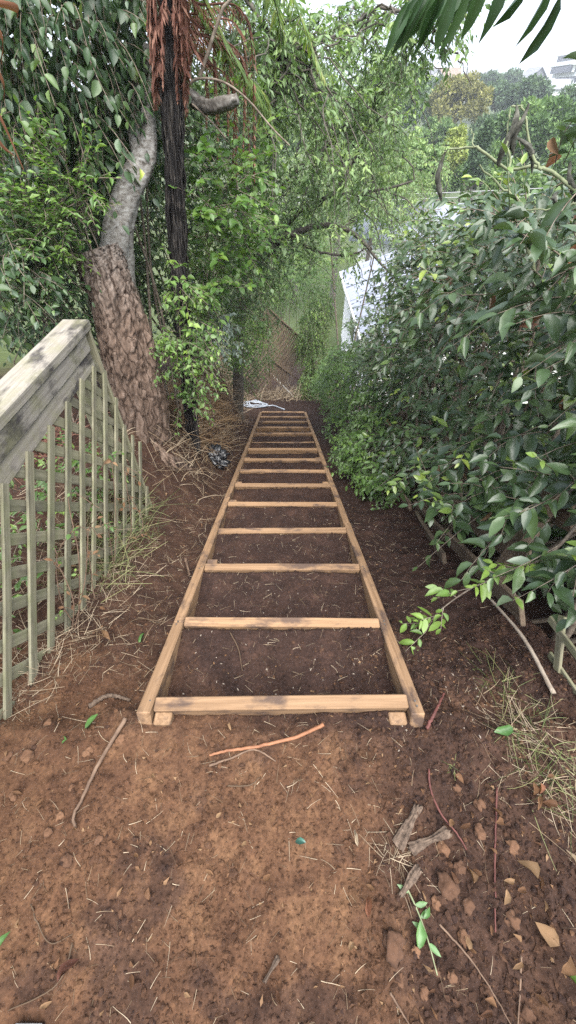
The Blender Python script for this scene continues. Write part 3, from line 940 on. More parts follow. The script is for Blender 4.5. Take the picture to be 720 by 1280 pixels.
P = smooth_path([base_t + (0.30, -.1, -.25), at(185, 570, Y=2.8), at(172, 490, Y=2.82), at(153, 410, Y=2.85), at(133, 345, Y=2.9), at(118, 312, Y=2.92)], 90)
P = smooth_path(P, 220)
V, F, T3 = tube(P, np.interp(np.linspace(0, 1, 220), [0, .15, .4, .7, 1], [.29, .235, .20, .165, .135]), 150, bark_disp(8, .20, 16, 5))
mk('trunk', V, [F, T3], M_BARK, tree, smooth=True)
for pts, rr_, sd_ in (([at(150, 370, Y=3.05), at(146, 330, Y=3.05), at(147, 290, Y=3.05), at(160, 240, Y=3.1), at(178, 205, Y=3.15), at(186, 178, Y=3.2), at(187, 140, Y=3.3), at(196, 80, Y=3.4), at(200, 0, Y=3.5), at(200, -120, Y=3.6)], [(0, .12), (.2, .098), (.35, .082), (.48, .066), (.58, .044), (1, .034)], 4),
                    ([at(180, 205, Y=3.15), at(170, 178, Y=3.2), at(166, 140, Y=3.3), at(174, 100, Y=3.35), at(188, 60, Y=3.4)], [(0, .06), (.2, .042), (1, .034)], 5)):
    P = smooth_path(pts, 90)
    V, F, T3 = tube(P, np.interp(np.linspace(0, 1, 90), [q[0] for q in rr_], [q[1] for q in rr_]), 40, bark_disp(sd_, .16, 8))
    mk('limb', V, [F, T3], M_LIMB, tree, smooth=True)
P = smooth_path([at(196, 90, Y=3.45), at(212, 97, Y=3.43), at(228, 112, Y=3.4), at(246, 128, Y=3.38), at(262, 134, Y=3.35), at(278, 130, Y=3.32), at(297, 124, Y=3.3)], 50)
V, F, T3 = tube(P, np.interp(np.linspace(0, 1, 50), [0, .5, .9, 1], [.05, .036, .034, .026]), 24, bark_disp(6, .3, 6))
mk('broken_limb', V, [F, T3], M_STUB, tree, smooth=True)
ac = Acc()
for pts, r in (([(236, 105), (250, 98), (280, 103), (310, 125), (340, 160), (362, 182)], .007), ([(250, 95), (275, 20), (283, 5), (300, -10)], .01), ([(240, 130), (262, 150), (282, 172)], .006),
               ([(75, 0), (92, 45), (105, 100), (112, 145)], .018), ([(95, 20), (100, 60), (104, 100)], .010)):
    ac = Acc(); ac.tube(smooth_path([at(x, y, Y=3.35) for x, y in pts], 24), np.linspace(r, r * .6, 24), 7)
    ac.build('side_branch', M_TWIG, tree)

# tree fern
fb = np.array([-.96, 3.22, float(base_z(-.96, 3.22))])
fern = thing('tree_fern', fb, 'black fibrous tree fern trunk with rusty dead fronds hanging at its top', 'tree fern')


def ridges(t, th):
    return 1 + .35 * (noise2(t * 12, th * 1.5, 77) - .5) + .16 * np.abs(np.sin(th * 5 + 2 * noise2(t * 4, th * 0, 3))) + .25 * (noise2(th * 2.4, t * 22, 12) - .5)


P = smooth_path([fb - (0, 0, .2), at(228, 400, Y=3.2), at(222, 300, Y=3.2), at(217, 180, Y=3.15), at(211, 60, Y=3.1), at(207, -90, Y=3.1), at(205, -160, Y=3.1)], 90)
V, F, T3 = tube(P, np.interp(np.linspace(0, 1, 90), [0, .4, .75, 1], [.052, .038, .031, .031]), 48, ridges)
mk('trunk', V, [F, T3], M_FERNTRUNK, fern, smooth=True)
ac = Acc()
for i in range(260):
    t = rng.uniform(.12, .68); k = int(t * 89); th = rng.uniform(0, 6.283); c = P[k]
    o = np.array([math.cos(th), math.sin(th), 0]) * .038
    k2 = max(k - rng.randint(4, 16), 0); e = P[k2] + o * rng.uniform(1.0, 1.35)
    ac.tube(np.array([c + o * .85, (c + e) / 2 + o * rng.uniform(1.0, 1.2), e]), [.006, .006, .002], 4)
ac.build('fibres', M_FERNTRUNK, fern, kind='stuff')


def frond(name, path, r0, npin, plen, pw, mat, rmat, parent, rng, droop=.5, tint=(0, 1), lod=1):
    P = smooth_path(path, 26)
    a = Acc(); a.tube(P, np.linspace(r0, r0 * .25, 26), 5)
    rc = a.build(name, rmat, parent)
    u = np.linspace(.08, .99, npin)
    k = np.linspace(0, 1, 26)
    pp = np.stack([np.interp(u, k, P[:, j]) for j in range(3)], -1)
    T = unit(np.gradient(P, axis=0)); tt = np.stack([np.interp(u, k, T[:, j]) for j in range(3)], -1)
    sd = unit(np.cross(tt, [0, 0, 1]) + np.array([1e-3, 0, 0]))
    lv = Leaves()
    for sg in (-1, 1):
        d = sd * sg + tt * .45 - np.array([0, 0, droop]) + rng.normal(0, .12, pp.shape)
        ln = plen * (np.sin(np.pi * np.clip(u * .86 + .12, 0, 1)) ** .6) * rng.uniform(.8, 1.15, npin)
        lv.add(pp, d, np.array([0, -.4, 1.]) + rng.normal(0, .3, pp.shape), ln, pw * rng.uniform(.7, 1.2, npin), rng.uniform(*tint, npin))
    A = lv.arrays(); V, F, rr = leaf_mesh(A, lod)
    mk('pinnae', V, [F], mat, rc, attrs={'rnd': rr}, kind='stuff')
    return rc


crown = at(207, -100, Y=3.1)
for i in range(74):                                  # dead skirt of hanging fronds
    th = rng.uniform(0, 6.283); o = np.array([math.cos(th), math.sin(th), 0])
    k = rng.randint(58, 89); b = P[k] + o * .04; ln = rng.uniform(.16, .38)
    e = P[max(k - int(ln * 36), 44)] + o * rng.uniform(.06, .12)
    frond('dead_frond', [b, b + o * .04 + np.array([0, 0, -.03]), (b + e) / 2 + o * .02, e], 0.005, 26, .06, .011, M_RUST, M_RUST, fern, rng, .9)
for (a, b, c) in (((225, 10), (262, 30), (270, 150)), ((232, 30), (280, 60), (285, 170)), ((230, 20), (300, 40), (312, 200)), ((240, 0), (310, 30), (318, 230)), ((235, 20), (290, 75), (296, 260)), ((225, 40), (255, 60), (258, 160)),
                  ((230, 30), (300, 70), (304, 190)), ((240, 60), (290, 110), (290, 240)), ((235, 50), (268, 90), (272, 200))):
    Yd = rng.uniform(3.5, 4.0)
    frond('dead_frond', [crown, at(*a, Y=3.3), at(*b, Y=Yd), at(*c, Y=Yd)], .008, 48, .075, .013, M_RUST, M_RUST, fern, rng, .9)
for (a, b, c, d) in (((300, -60), (352, -30), (382, 40), (408, 105)), ((280, -40), (330, -25), (348, 20), (352, 62)), ((240, 0), (300, 85), (328, 115), (345, 170)), ((260, 10), (310, 100), (325, 130), (330, 190)), ((200, -150), (100, -60), (60, -10), (40, 60))):
    frond('green_frond', [crown + (0, 0, .06), at(*a, Y=3.4), at(*b, Y=3.7), at(*c, Y=4.0), at(*d, Y=4.05)], .010, 60, .13, .016, M_FROND, M_GTWIG, fern, rng, 1.0)


def shrub(name, label, px_blobs, mat, n, tl, nl, ll, lw, tint=(0, 1), lod=1, parts=0, dirb=(.2, -.7, .2), droop=.3, down=.3, cat='shrub', shell=.5, tw=M_TWIG, group=None, nstem=8, rng=rng, sr=.014, root_at=None):
    """px_blobs: (px, py, Y, rx, ry, rz) - foliage clumps, each at its own real distance"""
    bl = []
    for (px, py, Y, rx, ry, rz) in px_blobs:
        c = at(px, py, Y=Y); bl.append((*c, rx, ry, rz))
    bb = np.array(bl)
    bx, by = root_at or (bb[:, 0].mean(), bb[:, 1].mean() + .1)
    root = thing(name, (bx, by, float(base_z(bx, by))), label, cat, group)
    B, O = blob_points(rng, bl, n, shell)
    keep = B[:, 2] > base_z(B[:, 0], B[:, 1]) + .03
    keep &= ~((B[:, 1] < 0.6) | ((np.abs(B[:, 0]) < .5) & (B[:, 1] < 1.9)))
    B, O = B[keep], O[keep]
    lv = Leaves(); ac = Acc()
    twigs(lv, ac, B, O * .8 + np.array(dirb) + rng.normal(0, .35, B.shape), tl, nl, ll, lw, rng, droop, .0028, down=down, tint=tint)
    build_leaves('foliage', lv, mat, root, lod, parts)
    for i in range(nstem):
        c = bb[rng.randint(len(bb))]; e = c[:3] + rng.normal(0, .4, 3) * c[3:6]
        b = np.array([bx + rng.normal(0, .12), by + rng.normal(0, .12), 0]); b[2] = base_z(b[0], b[1]) - .05
        ac.tube(smooth_path([b, (b + e) / 2 + rng.normal(0, .1, 3), e], 10), np.linspace(sr, sr * .35, 10), 6)
    ac.build('stems', tw, root, kind='stuff')
    return root


# deep green mass behind everything on the bank
shrub('evergreen_shrub', 'tall dark evergreen shrub filling the bank behind the pale limb', [(40, 60, 4.4, .9, .7, 1.0), (130, 120, 4.6, .8, .6, 1.0), (60, 240, 4.2, .9, .6, .8), (20, 340, 3.9, .8, .6, .6), (-60, 150, 4.0, .8, .7, 1.2), (170, 10, 5.0, .9, .6, .8)],
      M_DARKL, 1300, .32, 10, .085, .045, (0, .9), nstem=14)
shrub('evergreen_shrub', 'dark evergreen shrub behind the black tree fern trunk', [(190, 260, 4.8, .7, .6, .9), (250, 330, 5.2, .7, .6, .8), (270, 200, 5.6, .7, .6, 1.0), (230, 120, 5.4, .8, .6, .8), (150, 330, 4.2, .5, .4, .6)],
      M_DARKL, 1000, .32, 10, .08, .042, (0, 1), nstem=12)
shrub('climbing_vine', 'dark broad-leaved vine curtain in the top left corner', [(60, 60, 3.3, .55, .25, .5), (20, 140, 3.1, .5, .25, .45), (115, 60, 3.5, .42, .25, .5), (90, 150, 3.4, .36, .2, .35), (155, 40, 3.6, .2, .2, .4), (30, 10, 3.2, .5, .3, .3)],
      M_IVY, 780, .22, 8, .066, .041, (0, .97), 2, 260, dirb=(.1, -.6, -.3), droop=.5, down=.7, cat='vine', nstem=10)
shrub('leafy_shrub', 'light green small-leaved shrub in front of the pale limb', [(52, 290, 2.75, .16, .16, .2), (45, 250, 2.8, .20, .16, .2), (92, 228, 2.85, .11, .14, .15), (20, 310, 2.7, .18, .15, .2), (88, 258, 2.8, .10, .1, .10)],
      M_BRIGHT, 300, .2, 9, .05, .021, (.2, 1), 1, 100, dirb=(.1, -.4, .5), droop=.1, down=.05, nstem=16, sr=.006)
shrub('leafy_shrub', 'round-leaved bright shrub beside the black tree fern trunk', [(280, 230, 3.4, .17, .16, .28), (290, 290, 3.8, .24, .16, .3), (266, 300, 3.4, .10, .12, .3), (300, 180, 3.9, .16, .14, .2), (258, 350, 3.4, .12, .12, .2), (315, 260, 4.1, .18, .16, .3)],
      M_BRIGHT, 230, .22, 7, .066, .047, (.15, .95), 2, 160, dirb=(.1, -.4, .4), droop=.15, down=.1, nstem=5, sr=.006, root_at=(-1.1, 4.1))
shrub('climbing_vine', 'dark leafy creeper spreading behind the top rail of the fence', [(20, 370, 2.7, .28, .2, .22), (60, 395, 2.65, .12, .15, .16), (10, 300, 2.8, .26, .2, .2), (62, 350, 2.75, .12, .12, .2), (-20, 330, 2.5, .3, .2, .3)],
      M_IVY, 300, .2, 8, .06, .034, (.1, .9), 1, 120, cat='vine', sr=.006)
shrub('leafy_shrub', 'silvery glossy shrub above the dry bank', [(268, 400, 4.0, .13, .1, .2), (280, 430, 4.1, .12, .1, .14), (255, 420, 3.9, .1, .1, .14)],
      M_SILVER, 90, .16, 8, .06, .034, (0, 1), 1, 50, sr=.005, nstem=2, root_at=(-1.05, 4.2))
shrub('leafy_creeper', 'mixed green creeper over the bank at the foot of the tree fern', [(225, 425, 3.0, .13, .12, .13), (210, 450, 2.95, .12, .1, .12), (245, 405, 3.1, .14, .14, .14), (240, 440, 3.0, .12, .1, .14), (250, 470, 3.1, .1, .1, .12), (232, 500, 3.05, .08, .08, .1), (228, 375, 3.05, .07, .07, .12), (222, 345, 3.05, .05, .05, .1), (300, 420, 5.2, .3, .3, .35), (245, 350, 3.9, .2, .2, .3)],
      M_VINE, 460, .18, 8, .05, .03, (.1, 1), 1, 80, cat='creeper', sr=.004, nstem=3, root_at=(-1.05, 3.3))
shrub('leafy_creeper', 'fresh green creeper curtain on the bank below the centre tree', [(305, 385, 6.2, .35, .3, .5), (320, 430, 7.2, .3, .3, .45), (290, 340, 5.6, .3, .3, .4), (310, 350, 6.6, .4, .3, .4), (300, 460, 7.0, .3, .3, .4)],
      M_BRIGHT, 800, .24, 10, .05, .02, (0, .75), 1, 0, droop=.8, down=.8, cat='creeper', sr=.006, nstem=3, root_at=(-1.35, 6.6))
shrub('leafy_shrub', 'grey-green vine-covered shrub standing at the foot of the stairs', [(392, 405, 10.4, .30, .3, .5), (396, 445, 10.4, .32, .3, .5), (388, 478, 10.2, .28, .3, .4), (400, 385, 10.6, .28, .3, .4), (380, 430, 10.8, .15, .3, .5)],
      M_VINE, 1300, .24, 10, .062, .032, (.1, 1), 1, 0, droop=.9, down=.8, sr=.012)
shrub('leafy_shrub', 'pale green shrub on the far side of the lattice panel', [(365, 362, 12.5, .7, .5, .35), (345, 350, 13, .7, .5, .5), (395, 352, 12.8, .35, .4, .35), (322, 385, 12, .45, .4, .8)],
      M_BRIGHT, 700, .35, 10, .085, .035, (.1, 1), 1, 0, droop=.5, down=.5, sr=.012)

shrub('leafy_tree', 'light green bushy tree behind the crooked limbs over the house roof', [(440, 235, 10, .8, .7, .55), (495, 240, 10.5, .8, .7, .5), (405, 215, 10, .7, .6, .6), (515, 205, 11, .7, .6, .5), (460, 185, 11, 1.0, .7, .6), (385, 262, 10.2, .5, .5, .4), (470, 280, 10, .5, .5, .25), (512, 285, 10.3, .5, .5, .25), (420, 140, 11.5, 1.2, .8, .8)],
      M_WILLOW, 1700, .32, 11, .085, .036, (.25, 1), 1, 0, droop=.45, down=.35, cat='tree', sr=.035, nstem=3)
shrub('leafy_shrub', 'pale green shrub low behind the crooked limbs', [(350, 330, 15, .9, .6, .7), (390, 318, 15.5, .8, .6, .6), (365, 300, 16, 1.1, .6, .8), (325, 310, 15, .9, .6, .9)],
      M_BRIGHT, 800, .4, 11, .11, .05, (.1, 1), 1, 0, droop=.4, down=.3, sr=.02)
# centre tree with weeping foliage
ctb = np.array([-.95, 6.3, float(base_z(-.95, 6.3))])
ct = thing('weeping_tree', ctb, 'crooked dark-limbed tree with fine drooping leaves arching over the path', 'tree')
Yc = 6.3
limbs = [([tuple(ctb - (0, 0, .2)), at(300, 400, Y=Yc), at(312, 345, Y=Yc)], .075, .062),
         ([at(312, 345, Y=Yc), at(330, 312, Y=6.2), at(365, 292, Y=6.0), at(405, 280, Y=5.9), at(440, 292, Y=5.8), at(470, 325, Y=5.8), at(490, 345, Y=5.8)], .05, .010),
         ([at(312, 345, Y=Yc), at(330, 320, Y=6.3), at(352, 300, Y=6.4), at(375, 262, Y=6.4), at(420, 238, Y=6.4), at(470, 230, Y=6.3), at(520, 215, Y=6.2)], .045, .010),
         ([at(312, 345, Y=Yc), at(306, 280, Y=6.3), at(318, 200, Y=6.4), at(330, 120, Y=6.5), at(372, 60, Y=6.6), at(440, 20, Y=6.6), at(520, 30, Y=6.4)], .05, .012),
         ([at(330, 120, Y=6.5), at(320, 60, Y=6.5), at(300, 10, Y=6.5), at(290, -60, Y=6.5)], .03, .02),
         ([at(365, 292, Y=6.0), at(400, 312, Y=5.9), at(440, 318, Y=5.8), at(468, 300, Y=5.8)], .022, .006),
         ([at(420, 238, Y=6.4), at(450, 190, Y=6.4), at(470, 130, Y=6.3), at(520, 90, Y=6.2)], .02, .006),
         ([at(352, 300, Y=6.4), at(340, 250, Y=6.2), at(390, 200, Y=6.0), at(430, 160, Y=5.8)], .022, .006),
         ([at(300, -20, Y=5.0), at(330, 30, Y=5.0), at(345, 60, Y=5.0), at(340, 90, Y=5.0), at(352, 120, Y=5.0)], .018, .008),
         ([at(310, 30, Y=5.0), at(345, 62, Y=5.0), at(370, 72, Y=5.0), at(400, 90, Y=5.0)], .014, .006),
         ([at(372, 60, Y=6.6), at(420, 50, Y=6.0), at(480, 20, Y=5.5), at(540, 40, Y=5.2), at(560, 80, Y=5.1)], .02, .006)]
for pts, r0, r1 in limbs[:1]:
    P = smooth_path(pts, 40); V, F, T3 = tube(P, np.linspace(r0 * 1.4, r1, 40), 20, bark_disp(9, .16)); mk('trunk', V, [F, T3], M_DTWIG, ct, smooth=True)
ac = Acc(); lv = Leaves(); tb = []; td = []
for li, (pts, r0, r1) in enumerate(limbs[1:], 1):
    P = smooth_path(pts, 40) + np.cumsum(rng.normal(0, .006, (40, 3)), 0)
    V, F, T3 = tube(P, np.linspace(r0, r1, 40), 10); mk('limb', V, [F, T3], M_DTWIG, ct, smooth=True)
    for i in range({1: 8, 5: 6}.get(li, 24)):                                # side shoots that arch and hang
        k = rng.randint(10, 40); d = unit(rng.normal(0, 1, 3) + np.array([.25, -.3, .45]))
        ln = rng.uniform(.4, 1.0) * (.55 if li in (1, 3, 5, 10) else 1); tt = np.linspace(0, 1, 9)[:, None]
        Q = P[k] + d * ln * tt - np.array([0, 0, .55 * ln]) * tt ** 2 + rng.normal(0, .02, (9, 3))
        ac.tube(Q, np.linspace(.009, .003, 9), 5, rng.uniform(.2, .8))
        for m in range(8):
            j = rng.randint(2, 9); tb.append(Q[j]); td.append(unit(rng.normal(0, .9, 3) + np.array([.1, -.2, -.1])))
ac.build('branches', M_DTWIG, ct, kind='stuff')
ac = Acc(); tb = np.array(tb); td = np.array(td); kp = ~(((tb[:, 0] > 1.35) & (tb[:, 2] < 2.0)) | ((tb[:, 0] > .9) & (tb[:, 2] < .45)) | (tb[:, 0] > 1.75)); tb, td = tb[kp], td[kp]
twigs(lv, ac, np.array(tb), np.array(td), .24, 11, .072, .030, rng, droop=.35, r0=.0022, spread=1.0, down=.3, tint=(0, 1), jit=.3)
ac.build('twigs', M_DTWIG, ct, kind='stuff')
build_leaves('crown', lv, M_WILLOW, ct, 1)

# ------------------------------------------------------------------ trees of the valley
def fartree(label, px, ytop, ybot, wpx, Y, stops, n, size, seed, conical=False, cat='tree', name='valley_tree', trunk_to_ground=True):
    rg = np.random.RandomState(seed)
    a = at(px, ytop, Y=Y); b = at(px, ybot, Y=Y)
    sc = (Y / (UPV[1] * (640 - (ytop + ybot) / 2) / FPX + FWD[1])) / FPX
    rx = wpx * sc / 2; rz = (a[2] - b[2]) / 2; c = (a + b) / 2
    gz = float(base_z(c[0], Y)); root = thing(name, (c[0], Y, gz), label, cat, 'trees in the valley' if cat == 'tree' else None)
    mat = leaf_mat('valley_leaf', stops, None, .6, .2, .3)
    # lumpy crown: many clumps on an ellipsoid, each a tuft of leaf faces
    nc = 46
    v = unit(rg.normal(0, 1, (nc, 3))); v[:, 2] = np.where(v[:, 2] < -.5, -v[:, 2], v[:, 2])
    rad = np.array([rx, min(rx, 6), rz])
    if conical: v[:, :2] *= (1 - .75 * np.clip(v[:, 2:3] * .5 + .5, 0, 1))
    cc = c + v * rad * rg.uniform(.45, .88, (nc, 1))
    cr = rg.uniform(.20, .36, nc) * min(rx, rz) * (1 if not conical else .7)
    k = rg.randint(0, nc, n); d = unit(rg.normal(0, 1, (n, 3)) + np.array([0, -.2, .35]))
    P = cc[k] + d * (cr[k] * rg.uniform(.55, 1.05, n))[:, None]
    lv = Leaves()
    lv.add(P, d + rg.normal(0, .6, (n, 3)), d + rg.normal(0, .5, (n, 3)), size * rg.uniform(.6, 1.3, n), size * .6 * rg.uniform(.6, 1.3, n), np.clip(.5 + .35 * d[:, 2] * 0 + rg.normal(0, .2, n) + (rg.uniform(0, 1, nc)[k] - .5) * .6, 0, 1))
    A = lv.arrays(); V, F, rr = leaf_mesh(A, 0)
    mk('crown', V, [F], mat, root, attrs={'rnd': rr}, kind='stuff')
    ac = Acc()
    ac.tube(np.array([[c[0], Y, gz - .5], [c[0] + rg.normal(0, .1), Y, (gz + c[2]) / 2], c]), [rx * .07 + .08, rx * .05 + .06, .05], 8)
    for i in range(10): ac.tube(smooth_path([c - (0, 0, rz * .5), (c + cc[i]) / 2, cc[i]], 6), np.linspace(rx * .025 + .03, .02, 6), 5)
    ac.build('trunk', M_DTWIG, root)
    return root


G1 = [(0, (.055, .10, .035)), (.5, (.11, .19, .06)), (1, (.2, .3, .10))]
G2 = [(0, (.045, .08, .04)), (.5, (.085, .14, .07)), (1, (.15, .22, .11))]
G3 = [(0, (.06, .11, .03)), (.5, (.11, .19, .05)), (1, (.2, .29, .09))]
YE = [(0, (.11, .11, .035)), (.5, (.20, .195, .06)), (1, (.31, .30, .10))]
LI = [(0, (.16, .2, .05)), (.5, (.3, .36, .09)), (1, (.42, .46, .16))]
for a in (('round olive-yellow tree standing alone below the skyline', 572, 96, 172, 84, 75, YE, 9000, .42, 1),
          ('broad dome of bright green trees below the white apartment block', 655, 128, 245, 150, 42, G1, 11000, .36, 2),
          ('tall mid-green tree left of the olive-yellow tree', 488, 68, 185, 95, 60, G1, 8000, .42, 3),
          ('dark green tree right behind the olive-yellow tree', 622, 103, 150, 66, 95, G2, 5000, .55, 4),
          ('grey-green tree below the skyline left of the apartment block', 662, 97, 150, 62, 88, G2, 5000, .5, 5),
          ('dark tree at the frame edge under the apartment block', 712, 106, 180, 60, 70, G2, 5000, .45, 6),
          ('lime-yellow shrub-like tree with pale crown behind the wires', 566, 158, 225, 34, 36, LI, 4000, .22, 7),
          ('dark narrow conifer beside the lime-yellow tree', 598, 148, 250, 46, 34, G2, 6000, .24, 8, True),
          ('mid-green tree partly hidden by the weeping foliage at mid height', 515, 178, 262, 80, 30, G3, 6000, .24, 9),
          ('pale green tree showing between the weeping branches', 430, 110, 250, 120, 48, G3, 7000, .36, 10),
          ('blue-green tree far behind the weeping branches', 520, 108, 175, 60, 90, G2, 4000, .5, 11),
          ('large green tree behind the upper weeping branches', 370, 60, 230, 140, 55, G1, 8000, .42, 12),
          ('green tree behind the dead fern fronds', 290, 80, 260, 120, 50, G1, 6000, .4, 13),
          ('low green tree under the wires right of the conifer', 640, 205, 270, 90, 26, G3, 5000, .2, 14),
          ('green tree low behind the near shrub at the frame edge', 715, 180, 270, 90, 30, G1, 4000, .24, 15),
          ('rounded green tree just below the white house roof line', 470, 215, 285, 90, 27, G1, 5000, .2, 21),
          ('broad olive tree in the valley under the olive-yellow tree', 545, 150, 210, 80, 58, G1, 6000, .36, 22),
          ('dark spreading tree filling the valley behind the conifer', 625, 140, 200, 90, 62, G2, 6000, .4, 23),
          ('low green tree in the valley behind the lime-yellow tree', 580, 195, 255, 90, 40, G1, 5000, .28, 24),
          ('pale tree in the valley left of the pole', 470, 165, 230, 90, 50, G3, 6000, .34, 25),
          ('small tree on the skyline beside the distant houses', 612, 90, 112, 34, 140, G2, 1500, .7, 16),
          ('dark skyline tree next to the grey gabled house', 640, 88, 112, 30, 150, G2, 1500, .7, 17),
          ('low dark tree on the skyline above the olive-yellow tree', 545, 96, 118, 30, 140, G2, 1200, .7, 18)):
    fartree(*a)

# ------------------------------------------------------------------ houses
M_WHITE = plain_mat('white_paint', [(.3, (.68, .68, .66)), (.7, (.80, .80, .79))], 3, .6, 0)
M_ROOFG = plain_mat('corrugated_steel', [(.3, (.17, .185, .235)), (.7, (.22, .235, .29))], 2, .45, 0, spec=.5)
M_ROOFD = plain_mat('grey_tile_roof', [(.3, (.12, .125, .135)), (.7, (.22, .225, .24))], 2, .7, 0)
M_BROWNR = plain_mat('brown_tile_roof', [(.3, (.12, .085, .065)), (.7, (.22, .165, .13))], 2, .8, 0)
M_GLASS = plain_mat('dark_window', [(.3, (.03, .035, .04)), (.7, (.06, .065, .07))], 2, .1, 0, spec=.6)
M_STEEL = plain_mat('downpipe_grey', [(.3, (.25, .25, .26)), (.7, (.33, .33, .34))], 2, .5, 0)


def quadbox(name, lo, hi, mat, parent):
    lo = np.asarray(lo, float); hi = np.asarray(hi, float)
    me = box_mesh(name, *(hi - lo), bev=0, mat=mat)
    return link_mesh(name, me, (lo + hi) / 2, parent=parent)


# white house beyond the hedge: long side wall along Y, roof falling towards it
hx0, hy0, hy1 = 2.35, 12.0, 20.0
hz = at(447, 407, Y=14)[2]
house = thing('white_house', (hx0 + 3, 15, float(base_z(hx0, 15))), 'white weatherboard house with pale corrugated roof below the hedge', 'house')
zg = float(base_z(hx0, 16)) - 1.0
for i in range(16):                                   # weatherboards of the visible side
    z0 = hz - .12 - .17 * (i + 1)
    o = beam('weatherboard', (hx0 + .33, hy0, z0 + .085), (hx0 + .33, hy1, z0 + .085), .022, .178, M_WHITE, house, up=(-.10, 0, 1), bev=0)
quadbox('wall', (hx0 + .36, hy0 + .02, zg), (hx0 + 7, hy1 - .02, hz - .1), M_WHITE, house)
quadbox('gutter', (hx0 - .02, hy0 - .2, hz - .10), (hx0 + .10, hy1 + .2, hz + .02), M_WHITE, house)
quadbox('soffit', (hx0 + .10, hy0 - .15, hz - .12), (hx0 + .36, hy1 + .15, hz - .09), M_WHITE, house)
ac = Acc(); ac.tube(np.array([[hx0 + .26, 14.9, hz - .1], [hx0 + .26, 14.9, hz - 3.0]]), .04, 8); ac.build('downpipe', M_STEEL, house)
wn_ = quadbox('window', (hx0 + .285, 16.2, hz - 1.5), (hx0 + .34, 17.4, hz - .5), M_GLASS, house)
quadbox('frame', (hx0 + .27, 16.1, hz - 1.58), (hx0 + .33, 17.5, hz - 1.5), M_WHITE, wn_)
quadbox('frame', (hx0 + .27, 16.1, hz - .5), (hx0 + .33, 17.5, hz - .42), M_WHITE, wn_)
# corrugated roof sheet
ny_ = 421; ys = np.linspace(hy0 - .2, hy1 + .2, ny_); xs = np.array([hx0 + .04, hx0 + 3.6])
V = []
for x in xs:
    for y in ys: V.append((x, y, hz + .03 + (x - hx0) * .34 + .02 * math.sin(y * 2 * math.pi / .152 * .5)))
ii = np.arange(2 * ny_).reshape(2, ny_)
F = np.stack([ii[0, :-1], ii[1, :-1], ii[1, 1:], ii[0, 1:]], -1)
V = np.array(V); nv = len(V)
F2 = np.vstack([F, F[:, ::-1] + nv])
mk('roof', np.vstack([V, V - (0, 0, .02)]), [F2], M_ROOFG, house)
V = np.array([(2 * (hx0 + 3.6) - x, y, z) for x, y, z in V])
mk('roof', np.vstack([V, V - (0, 0, .02)]), [F2[:, ::-1]], M_ROOFG, house)
for y in np.arange(hy0 + .3, hy1, .8):
    beam('roof_seam', (hx0 + .03, y, hz + .055), (hx0 + 3.5, y, hz + .055 + 3.47 * .34), .04, .012, M_ROOFG, house, bev=0)
quadbox('ridge_cap', (hx0 + 3.5, hy0 - .2, hz + .03 + 3.6 * .34 - .02), (hx0 + 3.7, hy1 + .2, hz + .09 + 3.6 * .34), M_ROOFG, house)


def gable_house(label, px, py, Y, w, d, h, roofh, wallm, roofm, rz=0, group='distant houses on the skyline', name='distant_house', windows=2):
    c = at(px, py, Y=Y)                      # (px,py) = eaves line centre
    root = thing(name, (c[0], c[1], c[2] - h), label, 'house', group)
    root.rotation_euler = (0, 0, rz)
    def loc(o):
        return o
    def part(nm, V, F, m, par=None):
        me = new_mesh(nm, np.array(V, float), [np.array(f) for f in F], None, False, m)
        o = bpy.data.objects.new(nm, me); COL.objects.link(o); o.parent = par or root; return o
    x, y = w / 2, d / 2
    part('wall', [(-x, -y, 0), (x, -y, 0), (x, y, 0), (-x, y, 0), (-x, -y, h), (x, -y, h), (x, y, h), (-x, y, h), (0, -y, h + roofh), (0, y, h + roofh)],
         [[(0, 1, 5, 4), (1, 2, 6, 5), (2, 3, 7, 6), (3, 0, 4, 7)], [(4, 5, 8), (6, 7, 9)]], wallm)
    e = .5; s = roofh / x; zt = h + roofh + .15; ze = h - e * s + .15
    Vr = [(-x - e, -y - e, ze), (0, -y - e, zt), (x + e, -y - e, ze), (-x - e, y + e, ze), (0, y + e, zt), (x + e, y + e, ze)]
    Vr += [(a, b, c_ + .2) for a, b, c_ in Vr]
    part('roof', Vr, [[(0, 1, 4, 3), (1, 2, 5, 4), (6, 9, 10, 7), (7, 10, 11, 8), (0, 6, 7, 1), (1, 7, 8, 2), (3, 4, 10, 9), (4, 5, 11, 10), (0, 3, 9, 6), (2, 8, 11, 5)]], roofm)
    for i in range(windows):
        cx = -x + (i + .5) * w / windows
        ww, hh_ = w / windows * .26, h * .22
        part('window', [(cx - ww, -y - .05, h * .45 - hh_), (cx + ww, -y - .05, h * .45 - hh_), (cx + ww, -y - .05, h * .45 + hh_), (cx - ww, -y - .05, h * .45 + hh_),
                        (cx - ww, -y + .05, h * .45 - hh_), (cx + ww, -y + .05, h * .45 - hh_), (cx + ww, -y + .05, h * .45 + hh_), (cx - ww, -y + .05, h * .45 + hh_)],
             [[(0, 1, 2, 3), (0, 4, 5, 1), (1, 5, 6, 2), (2, 6, 7, 3), (3, 7, 4, 0)]], M_GLASS)
    return root


